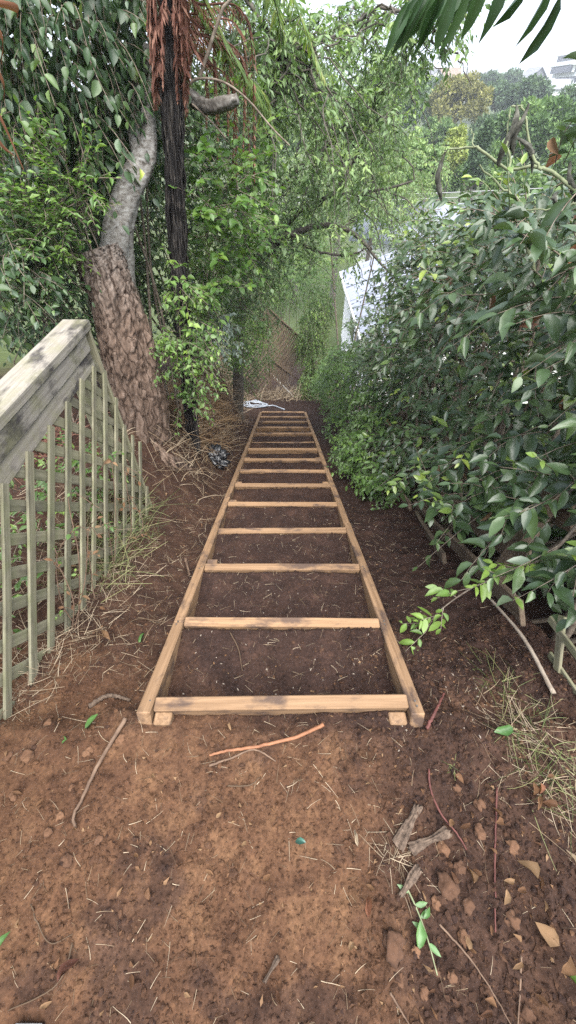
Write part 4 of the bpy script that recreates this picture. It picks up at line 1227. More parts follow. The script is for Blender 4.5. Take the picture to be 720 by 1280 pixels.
gable_house('pale-roofed house beyond the white house, its gable showing', 520, 290, 30, 6, 6, 3.2, 1.2, M_WHITE, M_ROOFG, R(70), None, 'neighbour_house')
gable_house('white gabled house on the skyline left of the olive-yellow tree', 519, 101, 190, 6, 7, 5, 2.2, M_WHITE, M_ROOFD, R(0))
gable_house('small white house between the blue-green tree and olive-yellow tree', 535, 102, 160, 5, 7, 5, 2, M_WHITE, M_ROOFD, R(20))
gable_house('brown-roofed skyline house directly above the olive-yellow tree', 556, 100, 165, 7, 7, 5, 2, M_WHITE, M_BROWNR, R(80))
gable_house('grey-roofed skyline house right of the olive-yellow tree', 598, 101, 190, 6, 9, 5, 2.2, M_WHITE, M_ROOFD, R(75))
gable_house('grey gabled house standing tallest between the skyline trees', 665, 99, 200, 6, 7, 6, 2.4, M_ROOFD, M_ROOFD, R(10))
gable_house('low white house under the apartment block at the frame edge', 694, 112, 170, 7, 7, 5, 1.8, M_WHITE, M_ROOFD, R(85))

# apartment block
ac_ = at(712, 118, Y=190)
apt = thing('apartment_block', ac_, 'white apartment block with stepped balconies on the skyline', 'building')
s = 190 / (UPV[1] * (640 - 100) / FPX + FWD[1]) / FPX
M_PINK = plain_mat('terracotta_band', [(.3, (.45, .28, .22)), (.7, (.52, .34, .27))], 2, .8, 0)
for k in range(4):
    z0 = ac_[2] + k * 9.5 * s
    x0 = ac_[0] + (-14 - (6 if k == 3 else 10 if k == 2 else 0) + 10) * s
    quadbox('storey', (x0 + 4 * s, ac_[1], z0), (x0 + 45 * s, ac_[1] + 14, z0 + 6.0 * s), M_GLASS if k > 0 else M_PINK, apt)
    quadbox('floor_slab', (x0, ac_[1] - 1.6, z0 + 6.0 * s), (x0 + 46 * s, ac_[1] + 15, z0 + 9.5 * s), M_WHITE, apt)
    for j in range(5):
        quadbox('wall_pier', (x0 + (6 + j * 9) * s, ac_[1] - .3, z0), (x0 + (9 + j * 9) * s, ac_[1] + .2, z0 + 6.0 * s), M_WHITE, apt)

# power lines between two poles hidden by foliage
for nm, y0, y1, lab in (('power_line', 240, 231, 'upper pale overhead wire crossing in front of the valley trees'), ('power_line', 247, 237, 'lower pale overhead wire crossing in front of the valley trees')):
    a = at(330, y0 + 8, Y=24); b = at(800, y1 - 2, Y=24)
    P = smooth_path([a, (a + b) / 2 - (0, 0, .06), b], 20)
    V, F, T3 = tube(P, .016, 6)
    tag(mk(nm, V, [F, T3], M_STEEL, base=a), lab, 'wire')
pa = at(330, 250, Y=24)
pole = thing('utility_pole', (pa[0], 24.1, float(base_z(pa[0], 24.1))), 'grey timber utility pole carrying the overhead wires behind the weeping foliage', 'utility pole')
beam('post', (pa[0], 24.1, float(base_z(pa[0], 24.1)) - .3), (pa[0], 24.1, pa[2] + .6), .2, .2, M_RAIL, pole, up=(0, 1, 0))
beam('crossarm', (pa[0] - .6, 23.98, pa[2] + .1), (pa[0] + .6, 23.98, pa[2] + .1), .1, .1, M_RAIL, pole)

# ------------------------------------------------------------------ foot of the stairs
lp = at(340, 450, Y=10.6)
pan = thing('garden_trellis', (lp[0], 10.6, float(base_z(lp[0], 10.6))), 'tilted brown lattice panel overgrown at the foot of the stairs', 'trellis')
ca = at(334, 384, Y=10.2); cb = at(386, 432, Y=11.0); hgt = 1.25
pd = (cb - ca); dn = np.array([0, 0, -1.])
ex = unit(pd); ln = np.linalg.norm(pd); nrm = unit(np.cross(ex, dn))
M_LATB = wood_mat('brown_lattice', (.12, .085, .06), (.22, .165, .115), (.05, .035, .025), .5)
for fam in (0, 1):
    for i in range(-12, 14):
        sgn = 1 if fam else -1
        p0 = ca + ex * (i * .12); dd = unit(ex * sgn * .8 + dn)
        ts = np.linspace(-3, 3, 601); Q = p0 + ts[:, None] * dd + nrm * (.01 * fam)
        u = (Q - ca) @ ex; v = ca[2] + u * ex[2] - Q[:, 2]
        ok = (u > 0) & (u < ln) & (v > 0) & (v < hgt)
        if ok.sum() > 12:
            q = np.where(ok)[0]; beam('slat', Q[q[0]], Q[q[-1]], .009, .032, M_LATB, pan, up=nrm * .01 + np.cross(dd, nrm), bev=0)
for e0, e1 in ((ca, cb), (ca + dn * hgt, cb + dn * hgt), (ca + dn * -.02, ca + dn * (hgt + .9)), (cb, cb + dn * (hgt + .5))):
    beam('frame_bar', e0 - nrm * .03, e1 - nrm * .03, .03, .05, M_LATB, pan, up=nrm, bev=.002)

# pale pole leaning, coil of hose, black bag
def gpt(px, py, dz=0.0):
    """where the ground lies under a point of the view"""
    d = np.array([1., 0, 0]) * (px - 360) / FPX + UPV * (640 - py) / FPX + FWD
    lo, hi = .3, 25.
    for n_ in (120, 40, 40):
        t = np.linspace(lo, hi, n_); Pp = CAMP + t[:, None] * d
        below = Pp[:, 2] < ground_z(Pp[:, 0], Pp[:, 1])
        i = int(np.argmax(below)) if below.any() else n_ - 1
        lo, hi = t[max(i - 1, 0)], t[i]
    p = Pp[i].copy(); p[2] = float(ground_z(p[0], p[1])) + dz
    return p


M_POLE = plain_mat('pale_pole', [(.3, (.38, .36, .32)), (.7, (.55, .53, .48))], 20, .7, .1, .002)
a = gpt(368, 498, .03); b = at(333, 461, Y=a[1] + .55)
V, F, T3 = tube(np.array([a, (a + b) / 2, b]), .018, 8)
tag(mk('pole', V, [F, T3], M_POLE, base=a), 'thin pale pole leaning at the foot of the stairs', 'pole')
M_HOSE = plain_mat('pale_hose', [(.3, (.22, .245, .285)), (.7, (.33, .36, .40))], 10, .4, 0, spec=.5)
hc = gpt(318, 507)
ac = Acc()
pts = []
for i in range(200):
    t = i / 199; th = t * 2 * math.pi * 6; rr = .28 + .08 * math.sin(t * 23) + .05 * math.sin(th * .37)
    x = hc[0] + rr * math.cos(th) + .05 * math.sin(t * 9); y = hc[1] + .1 + rr * .95 * math.sin(th)
    pts.append((x, y, float(ground_z(x, y)) + .022 + .03 * t + .012 * math.sin(th * 2.3)))
pts += [(hc[0] + .35 + .1 * i, hc[1] + .15 - .10 * i + .08 * math.sin(i), float(ground_z(hc[0] + .35 + .1 * i, hc[1] + .15 - .10 * i + .08 * math.sin(i))) + .02) for i in range(5)]
ac.tube(np.array(pts), .016, 7, cap=True)
tag(ac.build('garden_hose', M_HOSE, base=hc), 'loose coil of pale blue-grey hose at the foot of the stairs', 'hose')

M_BLACK = plain_mat('black_plastic', [(.3, (.008, .008, .009)), (.7, (.022, .022, .025))], 20, .28, .2, .01, spec=.6)


def lump(name, c, r, mat, amp=.5, flat=.6, seed=0, sub=4, parent=None, tint=.5, freq=2.0, **kw):
    bm = bmesh.new(); bmesh.ops.create_icosphere(bm, subdivisions=sub, radius=1)
    V = np.array([v.co for v in bm.verts]); F = np.array([[v.index for v in f.verts] for f in bm.faces]); bm.free()
    n = noise2(V[:, 0] * freq + 7 * seed + V[:, 2] * 1.7, V[:, 1] * freq - V[:, 2] * freq * .8 + 3, seed) - .5
    n2 = np.abs(noise2(V[:, 0] * freq * 2.4 + V[:, 2] * 3 + 5, V[:, 1] * freq * 2.4 - V[:, 2] * 2, seed + 1) - .5)
    V = V * (1 + amp * n + amp * n2)[:, None] * r
    V[:, 2] *= flat
    return mk(name, V + np.asarray(c), [F], mat, parent, None if parent is not None else np.asarray(c), {'rnd': np.full(len(V), tint)}, sub > 2)


bg = gpt(268, 574, .03)
o = lump('plastic_bag', bg, np.array([.12, .10, .08]), M_BLACK, 1.4, .8, 5, 5, freq=3.5)
tag(o, 'crumpled black plastic bag on the bank beside the stair frame', 'bag')

# ------------------------------------------------------------------ old planks, broken trellis on the right
pk = thing('plank_edging', (1.12, 2, float(base_z(1.12, 2))), 'broken rotten planks edging the soil under the large shrub', 'edging')
def rp(y, x, dz): return np.array([x, y, float(zpath(y)) + dz])
for (ya, yb, xa, xb, da, db, h) in ((0.95, 2.35, 1.13, 1.10, .10, .02, .17), (1.15, 2.6, 1.20, 1.16, .33, .22, .15), (2.3, 3.7, 1.03, 1.02, .04, .06, .18), (2.5, 3.9, 1.12, 1.10, .32, .2, .15), (1.5, 2.2, 1.00, 1.06, .04, .02, .12), (1.2, 3.4, 1.28, 1.22, .62, .45, .14)):
    beam('plank', rp(ya, xa, da), rp(yb, xb, db), .026, h, M_PLANK, pk, up=(-.25, 0, 1), bev=.003, wob=.02, cuts=8, seed=int(ya * 10))
for y in (1.3, 2.45, 3.7):
    beam('post', rp(y, 1.2, -.4), rp(y, 1.22, .75), .08, .06, M_PLANK, pk, up=(0, 1, 0), wob=.01, cuts=3)
tr = thing('trellis_stub', (1.12, .75, float(base_z(1.12, .75))), 'mossy broken trellis upright with short crosspieces at the frame edge', 'trellis')
pa = at(700, 905, X=1.12); ptop = at(703, 770, X=1.16)
beam('upright_slat', pa - (0, 0, .08), ptop, .014, .035, M_FENCE, tr, up=(0, 1, 0), bev=.002, wob=.004, cuts=4)
for py, dx in ((795, .0), (842, .01), (880, 0)):
    q = at(702, py, X=1.14)
    beam('cross_slat', q + (.012, -.11, .02), q + (.012, .1, -.035), .012, .032, M_FENCE, tr, bev=.002)
M_ROOT2 = plain_mat('weathered_stick', [(.3, (.16, .125, .095)), (.7, (.33, .28, .225))], 25, .85, .3, .003)
ws = gpt(690, 868, .012); we = gpt(605, 760, .09)
V, F, T3 = tube(smooth_path([ws, (ws + we) / 2 + (.015, 0, .02), we], 30), np.linspace(.009, .007, 30), 10, bark_disp(3, .25, 5))
tag(mk('weathered_stick', V, [F, T3], M_ROOT2, base=ws, smooth=True), 'straight pale weathered stick lying below the large shrub', 'stick')
cs = gpt(712, 955)
M_CONC = plain_mat('concrete', [(.3, (.05, .045, .038)), (.7, (.11, .10, .088))], 22, .9, .4, .01)
o = beam('concrete_edge', cs + (.12, -.13, -.048), cs + (.15, .08, -.05), .10, .12, M_CONC, None, bev=.014, wob=.03, cuts=10)
tag(o, 'grey concrete edge at the right border of the soil', 'concrete edge')

# ------------------------------------------------------------------ ground litter
rng = np.random.RandomState(99)


def stick(label, pts, r, mat, lift=.008, name='stick', sides=8, cat='stick', amp=.15):
    P = np.array([gpt(x, y, lift + (z if len(q) > 0 else 0)) for (x, y, *q) in pts for z in [q[0] if q else 0]])
    P = smooth_path(P, 30); P[:, 2] = np.maximum(P[:, 2], ground_z(P[:, 0], P[:, 1]) + r * .4)
    V, F, T3 = tube(P + rng.normal(0, r * .12, P.shape), np.linspace(r, r * .55, 30), sides, bark_disp(int(pts[0][0]) % 17, amp, 5))
    return tag(mk(name, V, [F, T3], mat, base=P[0], smooth=True), label, cat)


M_REDROOT = plain_mat('orange_root', [(.3, (.13, .055, .028)), (.7, (.25, .115, .058))], 25, .7, .2, .002)
M_ROOT = plain_mat('brown_root', [(.3, (.06, .036, .024)), (.7, (.16, .105, .07))], 25, .85, .3, .002)
M_SLAB = plain_mat('bark_slab', [(.3, (.03, .02, .014)), (.5, (.075, .052, .037)), (.7, (.14, .10, .072))], 90, .9, .8, .006, stretch=(1, 1, 1))
M_REDD = plain_mat('dark_red_root', [(.3, (.05, .017, .014)), (.7, (.11, .038, .03))], 25, .7, .2, .002)
stick('long orange-brown root lying in front of the stair frame', [(404, 909, .02), (370, 922), (320, 934), (285, 939), (262, 945)], .007, M_REDROOT)
stick('thin brown root branching under the orange root', [(262, 958), (290, 948), (318, 938), (345, 952)], .004, M_ROOT)
stick('curved brown stick left of the front of the frame', [(160, 900, .01), (140, 930), (120, 965), (104, 1000), (94, 1022), (97, 1036)], .0075, M_ROOT, .012)
stick('short dark red root standing at the right front corner', [(532, 912), (541, 893, .03), (549, 874, .06)], .007, M_REDD)
stick('thin dark red runner on the right-hand soil', [(535, 962), (538, 990), (552, 1020), (570, 1042), (582, 1062)], .004, M_REDD, name='runner')
stick('long straight dark runner crossing the right-hand soil', [(620, 985), (618, 1040), (617, 1100), (618, 1165)], .0035, M_REDD, name='runner')
stick('thin pale root curving along the lower right soil', [(548, 1155), (580, 1190), (605, 1225), (640, 1285)], .003, M_ROOT, name='runner')
stick('yellow straw stem curling in the lower left corner', [(92, 1178), (82, 1215), (60, 1240), (12, 1262)], .0025, M_STRAW, name='straw_stem')
stick('angled pale twig on the clay at lower left', [(40, 1130), (62, 1177), (92, 1168)], .002, M_STRAW, name='twig')
stick('short straw twig in front of the dark soil patch', [(285, 983), (312, 982), (325, 972)], .0025, M_STRAW, name='twig')
stick('thin vertical twig at the bottom edge', [(650, 1195), (648, 1240), (645, 1285)], .003, M_ROOT, name='twig')
stick('bent thin root among clods at the bottom', [(487, 1240), (500, 1262), (512, 1282)], .003, M_ROOT, name='twig')
stick('pale twig on the bare soil inside the first bay of the frame', [(288, 792), (298, 812), (303, 840)], .003, M_STRAW, name='twig')
stick('thin bent stem on the bank left of the frame', [(205, 778), (172, 775), (150, 790)], .003, M_STRAW, name='twig')
stick('short stub of wood leaning on the left stringer', [(232, 700), (238, 722, .02)], .010, M_ROOT, name='wood_stub', cat='wood')
stick('broken grey branch piece at the left of the frame corner', [(112, 884), (138, 872, .012), (164, 876)], .010, M_SLAB, name='broken_branch')
# bark chunks: flat splintered slabs
def slab(label, a, b, w, h, seed):
    pa_, pb_ = gpt(*a, .006), gpt(*b, .012)
    rg = np.random.RandomState(seed); n_, m_ = 16, 7
    x = unit(pb_ - pa_); y = unit(np.cross([0, 0, 1.], x)); z = np.cross(x, y)
    V = []
    for layer in (1, -1):
        for i in range(n_):
            t = i / (n_ - 1); e = rg.uniform(-.05, .05)
            ww = w * (.8 + .25 * math.sin(t * 5 + seed)) * (1 + rg.uniform(-.12, .12))
            for j in range(m_):
                v = j / (m_ - 1) - .5; tt = t + (rg.uniform(-.06, .06) if i in (0, n_ - 1) else e * .5)
                top = h * (.5 + .5 * noise2(np.array(t * 3.0 + seed), np.array(j * 1.1 + seed), seed)) * (1 - abs(v) * .9)
                V.append(pa_ + (pb_ - pa_) * tt + y * v * ww + z * (float(top) if layer > 0 else -h * .3))
    ii = np.arange(n_ * m_).reshape(n_, m_); k_ = n_ * m_
    q = np.stack([ii[:-1, :-1], ii[1:, :-1], ii[1:, 1:], ii[:-1, 1:]], -1).reshape(-1, 4)
    rim = list(ii[0]) + list(ii[1:, -1]) + list(ii[-1, -2::-1]) + list(ii[-2:0:-1, 0])
    sd_ = np.array([(rim[i], rim[(i + 1) % len(rim)], rim[(i + 1) % len(rim)] + k_, rim[i] + k_) for i in range(len(rim))])
    return tag(mk('bark_piece', np.array(V), [q, q[:, ::-1] + k_, sd_], M_SLAB, base=pa_), label, 'bark')


slab('thick flat bark piece among the right-hand clods', (497, 1056), (522, 1008), .036, .022, 1)
slab('jagged grey bark piece below the flat one', (512, 1062), (558, 1040), .032, .020, 2)
slab('long splinter of bark on the lower clay', (331, 1226), (348, 1196), .012, .010, 3)
slab('brown bark strip among straw below the other bark pieces', (500, 1120), (522, 1084), .024, .016, 4)

# clods one can tell apart
M_CLOD = plain_mat('earth_clod', [(.2, (.04, .02, .012)), (.5, (.088, .045, .025)), (.8, (.15, .08, .043))], 60, .95, .6, .006, use_rnd=True)
big = [(560, 1105, .030, 'broad flat orange-brown clod right of centre'), (492, 1180, .032, 'tall pale clod at the lower right of centre'), (580, 1172, .018, None), (32, 948, .026, 'large rounded clod in front of the fence'), (10, 945, .014, None), (18, 995, .016, None),
       (552, 1062, .022, None), (205, 900 - 0, .024, None), (124, 1050, .012, None), (85, 1075, .018, None), (75, 1020, .015, None), (420, 975, .010, None), (565, 1220, .012, None), (600, 1040, .018, None),
       (545, 1130, .014, None), (470, 1060, .012, None), (640, 1150, .02, None), (575, 1085, .016, None), (530, 1240, .014, None), (610, 1240, .014, None), (660, 1270, .02, None), (60, 1040, .014, None), (150, 925, .018, None), (110, 940, .016, None),
       (140, 872, .02, None), (60, 905, .016, None), (90, 985, .013, None), (570, 985, .016, None), (600, 1005, .02, None), (640, 1060, .022, None), (585, 1130, .02, None), (520, 1190, .012, None), (545, 1215, .016, None), (500, 1225, .012, None)]
for i, (x, y, r, lab) in enumerate(big):
    r *= .72; p = gpt(x, y, r * .1)
    o = lump('earth_clod', p, r * np.array([1, rng.uniform(.8, 1.2), 1]), M_CLOD, 1.0, .7, i, 3, tint=rng.uniform(.35, .7), freq=2.2)
    tag(o, lab or 'small brown earth clod lying on the soil in front of the stair frame', 'clod', None if lab else 'earth clods')

# crumbs, too many to count
IV = np.array([(1, 0, 0), (0, 1, 0), (-1, 0, 0), (0, -1, 0), (0, 0, 1), (0, 0, -1)], float)
IF = np.array([(0, 1, 4), (1, 2, 4), (2, 3, 4), (3, 0, 4), (1, 0, 5), (2, 1, 5), (3, 2, 5), (0, 3, 5)])
n = 64000
k = rng.uniform(0, 1, n)
cx = np.where(k < .7, rng.uniform(-1.3, 1.3, n), rng.uniform(-.46, .42, n)); cy = np.where(k < .7, rng.uniform(-.35, 1.0, n) , rng.uniform(.5, 4, n))
cl = fbm(cx * 2.5, cy * 2.5, 77, 3)
keep = rng.uniform(0, 1, n) < .8 * sstep(.38, .6, cl) + .25 + .4 * sstep(.05, .5, cx)
cx, cy = cx[keep], cy[keep]; n = len(cx)
r = (.0018 + .0085 * rng.uniform(0, 1, n) ** 4) * (.8 + .4 * sstep(0, .5, cx))
q = rng.uniform(0, 6.283, n); V = IV[None] * (1 + rng.uniform(-.45, .45, (n, 6, 1))) + rng.uniform(-.3, .3, (n, 6, 3))
V = np.stack([V[..., 0] * np.cos(q)[:, None] - V[..., 1] * np.sin(q)[:, None], V[..., 0] * np.sin(q)[:, None] + V[..., 1] * np.cos(q)[:, None], V[..., 2] * .7], -1) * r[:, None, None]
V = V + np.stack([cx, cy, ground_z(cx, cy) + r * .25], -1)[:, None]
dk = np.clip(darkness(cx, cy) * .9 + rng.normal(.0, .16, n), 0, 1)
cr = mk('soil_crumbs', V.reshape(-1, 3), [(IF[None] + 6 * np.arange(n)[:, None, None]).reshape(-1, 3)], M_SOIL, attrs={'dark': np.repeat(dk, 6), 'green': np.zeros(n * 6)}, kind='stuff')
# larger crumbs in loose drifts
bmi = bmesh.new(); bmesh.ops.create_icosphere(bmi, subdivisions=1, radius=1)
JV = np.array([v.co for v in bmi.verts]); JF = np.array([[v.index for v in f.verts] for f in bmi.faces]); bmi.free()
n = 9000
cx = rng.uniform(-1.25, 1.2, n); cy = rng.uniform(-.35, 1.1, n)
kp = (rng.uniform(0, 1, n) < sstep(.45, .68, fbm(cx * 5, cy * 5, 83, 4, .6)) * .8 + .28 * sstep(.15, .5, cx)) & ~((np.abs(cx) < .52) & (cy > .40))
cx, cy = cx[kp], cy[kp]; n = len(cx)
r = .0035 + .009 * rng.uniform(0, 1, n) ** 3
V = JV[None] * (1 + rng.uniform(-.3, .3, (n, 12, 1))) * r[:, None, None] * rng.uniform(.6, 1.2, (n, 1, 3)) * np.array([1, 1, .75])
V = V + np.stack([cx, cy, ground_z(cx, cy) + r * .25], -1)[:, None]
dk = np.clip(darkness(cx, cy) * .85 + rng.normal(.05, .25, n), 0, 1)
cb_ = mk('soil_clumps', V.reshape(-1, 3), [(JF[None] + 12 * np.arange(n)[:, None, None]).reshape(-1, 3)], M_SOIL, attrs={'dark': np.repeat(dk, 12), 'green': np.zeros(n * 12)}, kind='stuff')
tag(cb_, 'drifts of pea-sized earth lumps on the bare soil', 'soil')
tag(cr, 'loose crumbs of brown soil scattered over the bare ground', 'soil')


def blades(name, label, pts, n, spread, hl, mat, lay=.5, r=.0012, seed=0, cat='grass', kind='stuff', zoff=0.0, fall=.4, steps=5):
    rg = np.random.RandomState(seed); acc = Acc()
    pts = np.array(pts, float)
    c = pts[rg.randint(len(pts), size=n)] + rg.normal(0, 1, (n, 3)) * np.array([spread[0], spread[1], 0])
    c[:, 2] = ground_z(c[:, 0], c[:, 1]) + zoff + .002
    th = rg.uniform(0, 6.283, n); ln = (hl * rg.uniform(.35, 1.3, n))[:, None, None]
    up = rg.uniform(0, 1, n) ** (1 + 2 * lay) * (1 - lay) + .04
    d = np.stack([np.cos(th) * (1 - up * .6), np.sin(th) * (1 - up * .6), up], -1)
    t = np.linspace(0, 1, steps)[None, :, None]; cv = rg.normal(0, .25, (n, 1, 3))
    P = c[:, None] + d[:, None] * ln * t + cv * ln * t ** 2 * .5 - np.array([0, 0, 1.]) * (fall * up)[:, None, None] * ln * t ** 2
    g = ground_z(P[..., 0].ravel(), P[..., 1].ravel()).reshape(P.shape[:2]); P[..., 2] = np.maximum(P[..., 2], g + .002)
    acc.batch(P, np.tile(np.linspace(r, r * .4, steps), (n, 1)) * rg.uniform(.6, 1.3, (n, 1)), 3, rg.uniform(0, 1, n))
    o = acc.build(name, mat, base=pts[0], smooth=False, kind=kind)
    return tag(o, label, cat)


def line_pts(a, b, n): return [gpt(a[0] + (b[0] - a[0]) * t, a[1] + (b[1] - a[1]) * t) for t in np.linspace(0, 1, n)]


blades('dry_straw', 'dry straw scattered over the bare soil', [(x, y, 0) for x in np.linspace(-1.0, 1.1, 10) for y in np.linspace(-.25, 2.2, 10)], 2600, (.2, .2), .042, M_STRAW, 1.0, .0008, 1, 'straw')
blades('dry_grass', 'matted dry grass along the foot of the lattice fence', line_pts((10, 880), (170, 690), 14), 560, (.08, .08), .11, M_STRAW, .75, .0011, 2)
blades('green_grass', 'long green grass growing through the far end of the lattice', line_pts((120, 720), (170, 640), 8) + [np.array([-1.12, y, 0]) for y in (1.5, 1.7, 1.9, 2.0)], 420, (.07, .1), .26, M_GRASS, .3, .0017, 3)
blades('dry_straw', 'dry stems and root hairs littering the slope between fence and frame', [np.array([x, y, 0]) for y in np.linspace(.7, 5, 16) for x in (-.62, -.72, -.85)], 420, (.07, .12), .10, M_STRAW, .8, .0011, 21, 'straw')
blades('dry_grass', 'dry yellow grass behind the lattice fence', [np.array([x, y, 0]) for x in (-1.3, -1.2, -1.5) for y in (.7, 1.0, 1.3, 1.6, 1.9)], 420, (.12, .14), .25, M_STRAW, .4, .0014, 4)
blades('grass_tuft', 'tuft of yellow-green grass right of the frame corner', line_pts((625, 850), (700, 985), 8), 150, (.05, .05), .13, M_GRASS, .55, .0011, 5)
blades('dry_grass', 'dry straw matted below the grass tuft on the right', line_pts((630, 880), (715, 1010), 8), 210, (.08, .06), .12, M_STRAW, .92, .0010, 6)
blades('grass_tuft', 'tiny green seedling tuft right of the frame', [gpt(565, 958)], 12, (.006, .006), .05, M_GRASS, .2, .0012, 7)
blades('dry_straw', 'small nest of straw between the bark pieces', [gpt(497, 1075)], 60, (.025, .025), .07, M_STRAW, .8, .0010, 8, 'straw')
bank = [np.array([x, y, 0]) for y in np.linspace(2.6, 6.5, 14) for x in (-.95, -1.1, -1.3)]
blades('dry_twigs', 'tangle of dry twigs and dead grass covering the bank', bank, 1900, (.1, .16), .26, M_STRAW, .4, .0020, 9, 'twigs', fall=.9)
blades('dead_bracken', 'rusty dead bracken hanging on the bank below the tree fern', [np.array([x, y, 0]) for y in (3.4, 3.8, 4.3, 4.8, 5.2) for x in (-.95, -1.05, -1.2)], 1300, (.08, .16), .30, M_BRACK, .45, .0030, 10, 'bracken', fall=1.4)
blades('dry_twigs', 'grey tangle of dry stems above the hose at the foot of the bank', [np.array([x, y, 0]) for y in (6.5, 7.2, 8, 8.8, 9.5) for x in (-1.25, -1.45, -1.7)], 1100, (.12, .3), .5, M_STRAW, .2, .0042, 11, 'twigs', fall=.9)
blades('dry_grass', 'tall dry grass around the lattice panel at the foot of the stairs', [np.array([x, y, 0]) for y in (10.2, 10.8, 11.5, 12.2) for x in (-.7, -.3, .1, .5, .9)], 900, (.2, .3), .7, M_STRAW, .1, .006, 31, fall=.5)
blades('dead_bracken', 'red-brown dead fern heap left of the fence rail', [np.array([x, y, 0]) for y in (2.1, 2.3) for x in (-2.0, -1.8, -2.2)], 500, (.14, .12), .34, M_RUST, .2, .0032, 12, 'bracken', zoff=.05)

# fallen leaves one by one
T2, F2_ = leaf_template(2)


def fallen(label, px, py, ln, w, mat, rot, name='fallen_leaf', curl=.3, fold=.35, tint=.5, group=None, cat='leaf', p=None, lift=.006, tilt=(0, 0)):
    V = shape_template(T2, curl * (-1 if rng.uniform() < .4 else 1), fold, rng.uniform(-.3, .3), rng.uniform(0, 6))
    V[:, 2] -= V[:, 2].min(); V = V * np.array([ln, w, ln]) + np.array([-ln / 2, 0, 0])
    V = V + rng.normal(0, .03 * ln, V.shape)
    me = new_mesh(name, V, [F2_], {'rnd': np.full(len(V), tint)}, True, mat)
    p = gpt(px, py, lift) if p is None else p
    o = link_mesh(name, me, p, (R(rng.uniform(-14, 14) + tilt[0]), R(rng.uniform(-14, 14) + tilt[1]), rot))
    return tag(o, label, cat, group)


M_GREENL = leaf_mat('fallen_green', [(0, (.05, .12, .03)), (1, (.10, .2, .06))], (.12, .2, .1), .4, .1)
M_TEAL = leaf_mat('fallen_teal', [(0, (.035, .10, .075)), (1, (.05, .13, .10))], None, .35, 0)
for a in (('orange-brown curled dead leaf near the foot of the fence', 136, 803, .085, .035, M_DEAD, R(150), .7), ('small blue-green leaf on the clay at the centre', 376, 1054, .036, .018, M_TEAL, R(170), .5), ('dark green leaf lying on the right-hand grass', 625, 914, .055, .034, M_GREENL, R(10), .2),
          ('crumpled tan dead leaf at the right edge', 655, 1090, .055, .030, M_DEAD, R(120), .95), ('large tan dead leaf beside the right border', 680, 1165, .065, .034, M_DEAD, R(140), .85), ('brown dead leaf below the large tan one', 700, 1203, .055, .028, M_DEAD, R(20), .6),
          ('bright green leaf tip at the lower right border', 714, 1232, .06, .026, M_BRIGHT, R(120), .6), ('pale green leaf in the lower right soil', 521, 1170, .05, .026, M_GREENL, R(85), .8), ('grey-green leaf beside the small stem', 530, 1140, .03, .014, M_GREENL, R(60), .5),
          ('purplish withered leaf at lower left', 90, 1215, .05, .02, M_RUST, R(60), .2), ('pinkish folded dead leaf right of centre', 460, 1135, .05, .018, M_DEADR, R(80), .5), ('white-backed slim leaf at centre right', 445, 1050, .05, .010, M_STRAW, R(95), .9),
          ('pale dead leaf at right border', 710, 1075, .05, .025, M_STRAW, R(100), .6), ('green leaf lying left of the front stake', 118, 905, .06, .022, M_GREENL, R(40), .6), ('small green leaf in front of the frame corner', 85, 925, .03, .02, M_GREENL, R(0), .9),
          ('small green leaf at the far left edge of clay', 8, 1172, .03, .018, M_GREENL, R(60), .8), ('red-orange flower-like leaf on the right straw', 672, 985, .03, .015, M_DEADR, R(90), .9), ('green seedling leaf beside the frame bay', 180, 800, .05, .018, M_GREENL, R(60), .4)):
    fallen(a[0], a[1], a[2], a[3], a[4], a[5], a[6], tint=a[7], curl=.65, fold=.55)
for i in range(84):
    if i < 36: x, y = rng.uniform(20, 700), rng.uniform(900, 1270)
    elif i < 66: x, y = rng.uniform(560, 715), rng.uniform(960, 1270)
    else: x, y = rng.uniform(90, 260), rng.uniform(600, 860)
    ln = rng.uniform(.012, .028) * (1.4 if x > 560 else 1)
    fallen('small dry leaf scrap lying on the soil', x, y, ln, ln * rng.uniform(.3, .6), M_DEAD, rng.uniform(0, 6.28), 'leaf_scrap', curl=.6, fold=.5, tint=rng.uniform(.0, 1), group='dry leaf scraps on the soil', lift=.004)
# pale chips inside and beside the frame
M_CHIP = plain_mat('pale_chip', [(.3, (.13, .10, .08)), (.7, (.26, .22, .18))], 30, .8, 0)
ac = Acc()
for i in range(150):
    x, y = (rng.uniform(220, 480), rng.uniform(600, 870)) if i < 90 else (rng.uniform(480, 620), rng.uniform(640, 940))
    p = gpt(x, y, .002); q = rng.normal(0, 1, 3) * (1, 1, .25); q = unit(q) * rng.uniform(.004, .012)
    ac.tube(np.array([p, p + q * .5 + (0, 0, .001), p + q]), [.0018, .0026, .001], 5, cap=True)
tag(ac.build('wood_chips', M_CHIP, smooth=False, kind='stuff'), 'tiny pale wood chips strewn on the dark soil of the frame bays', 'wood chips')
shrub('leafy_weeds', 'low leafy weeds growing behind the lattice fence', [(40, 640, 1.35, .1, .2, .16), (75, 600, 1.6, .1, .2, .16), (105, 590, 1.8, .1, .2, .18), (20, 720, 1.0, .08, .18, .14), (130, 620, 1.9, .08, .14, .14)],
      M_VINE, 110, .14, 8, .045, .02, (.1, 1), 1, 60, cat='weeds', sr=.003, dirb=(.1, -.2, .6), droop=.1)
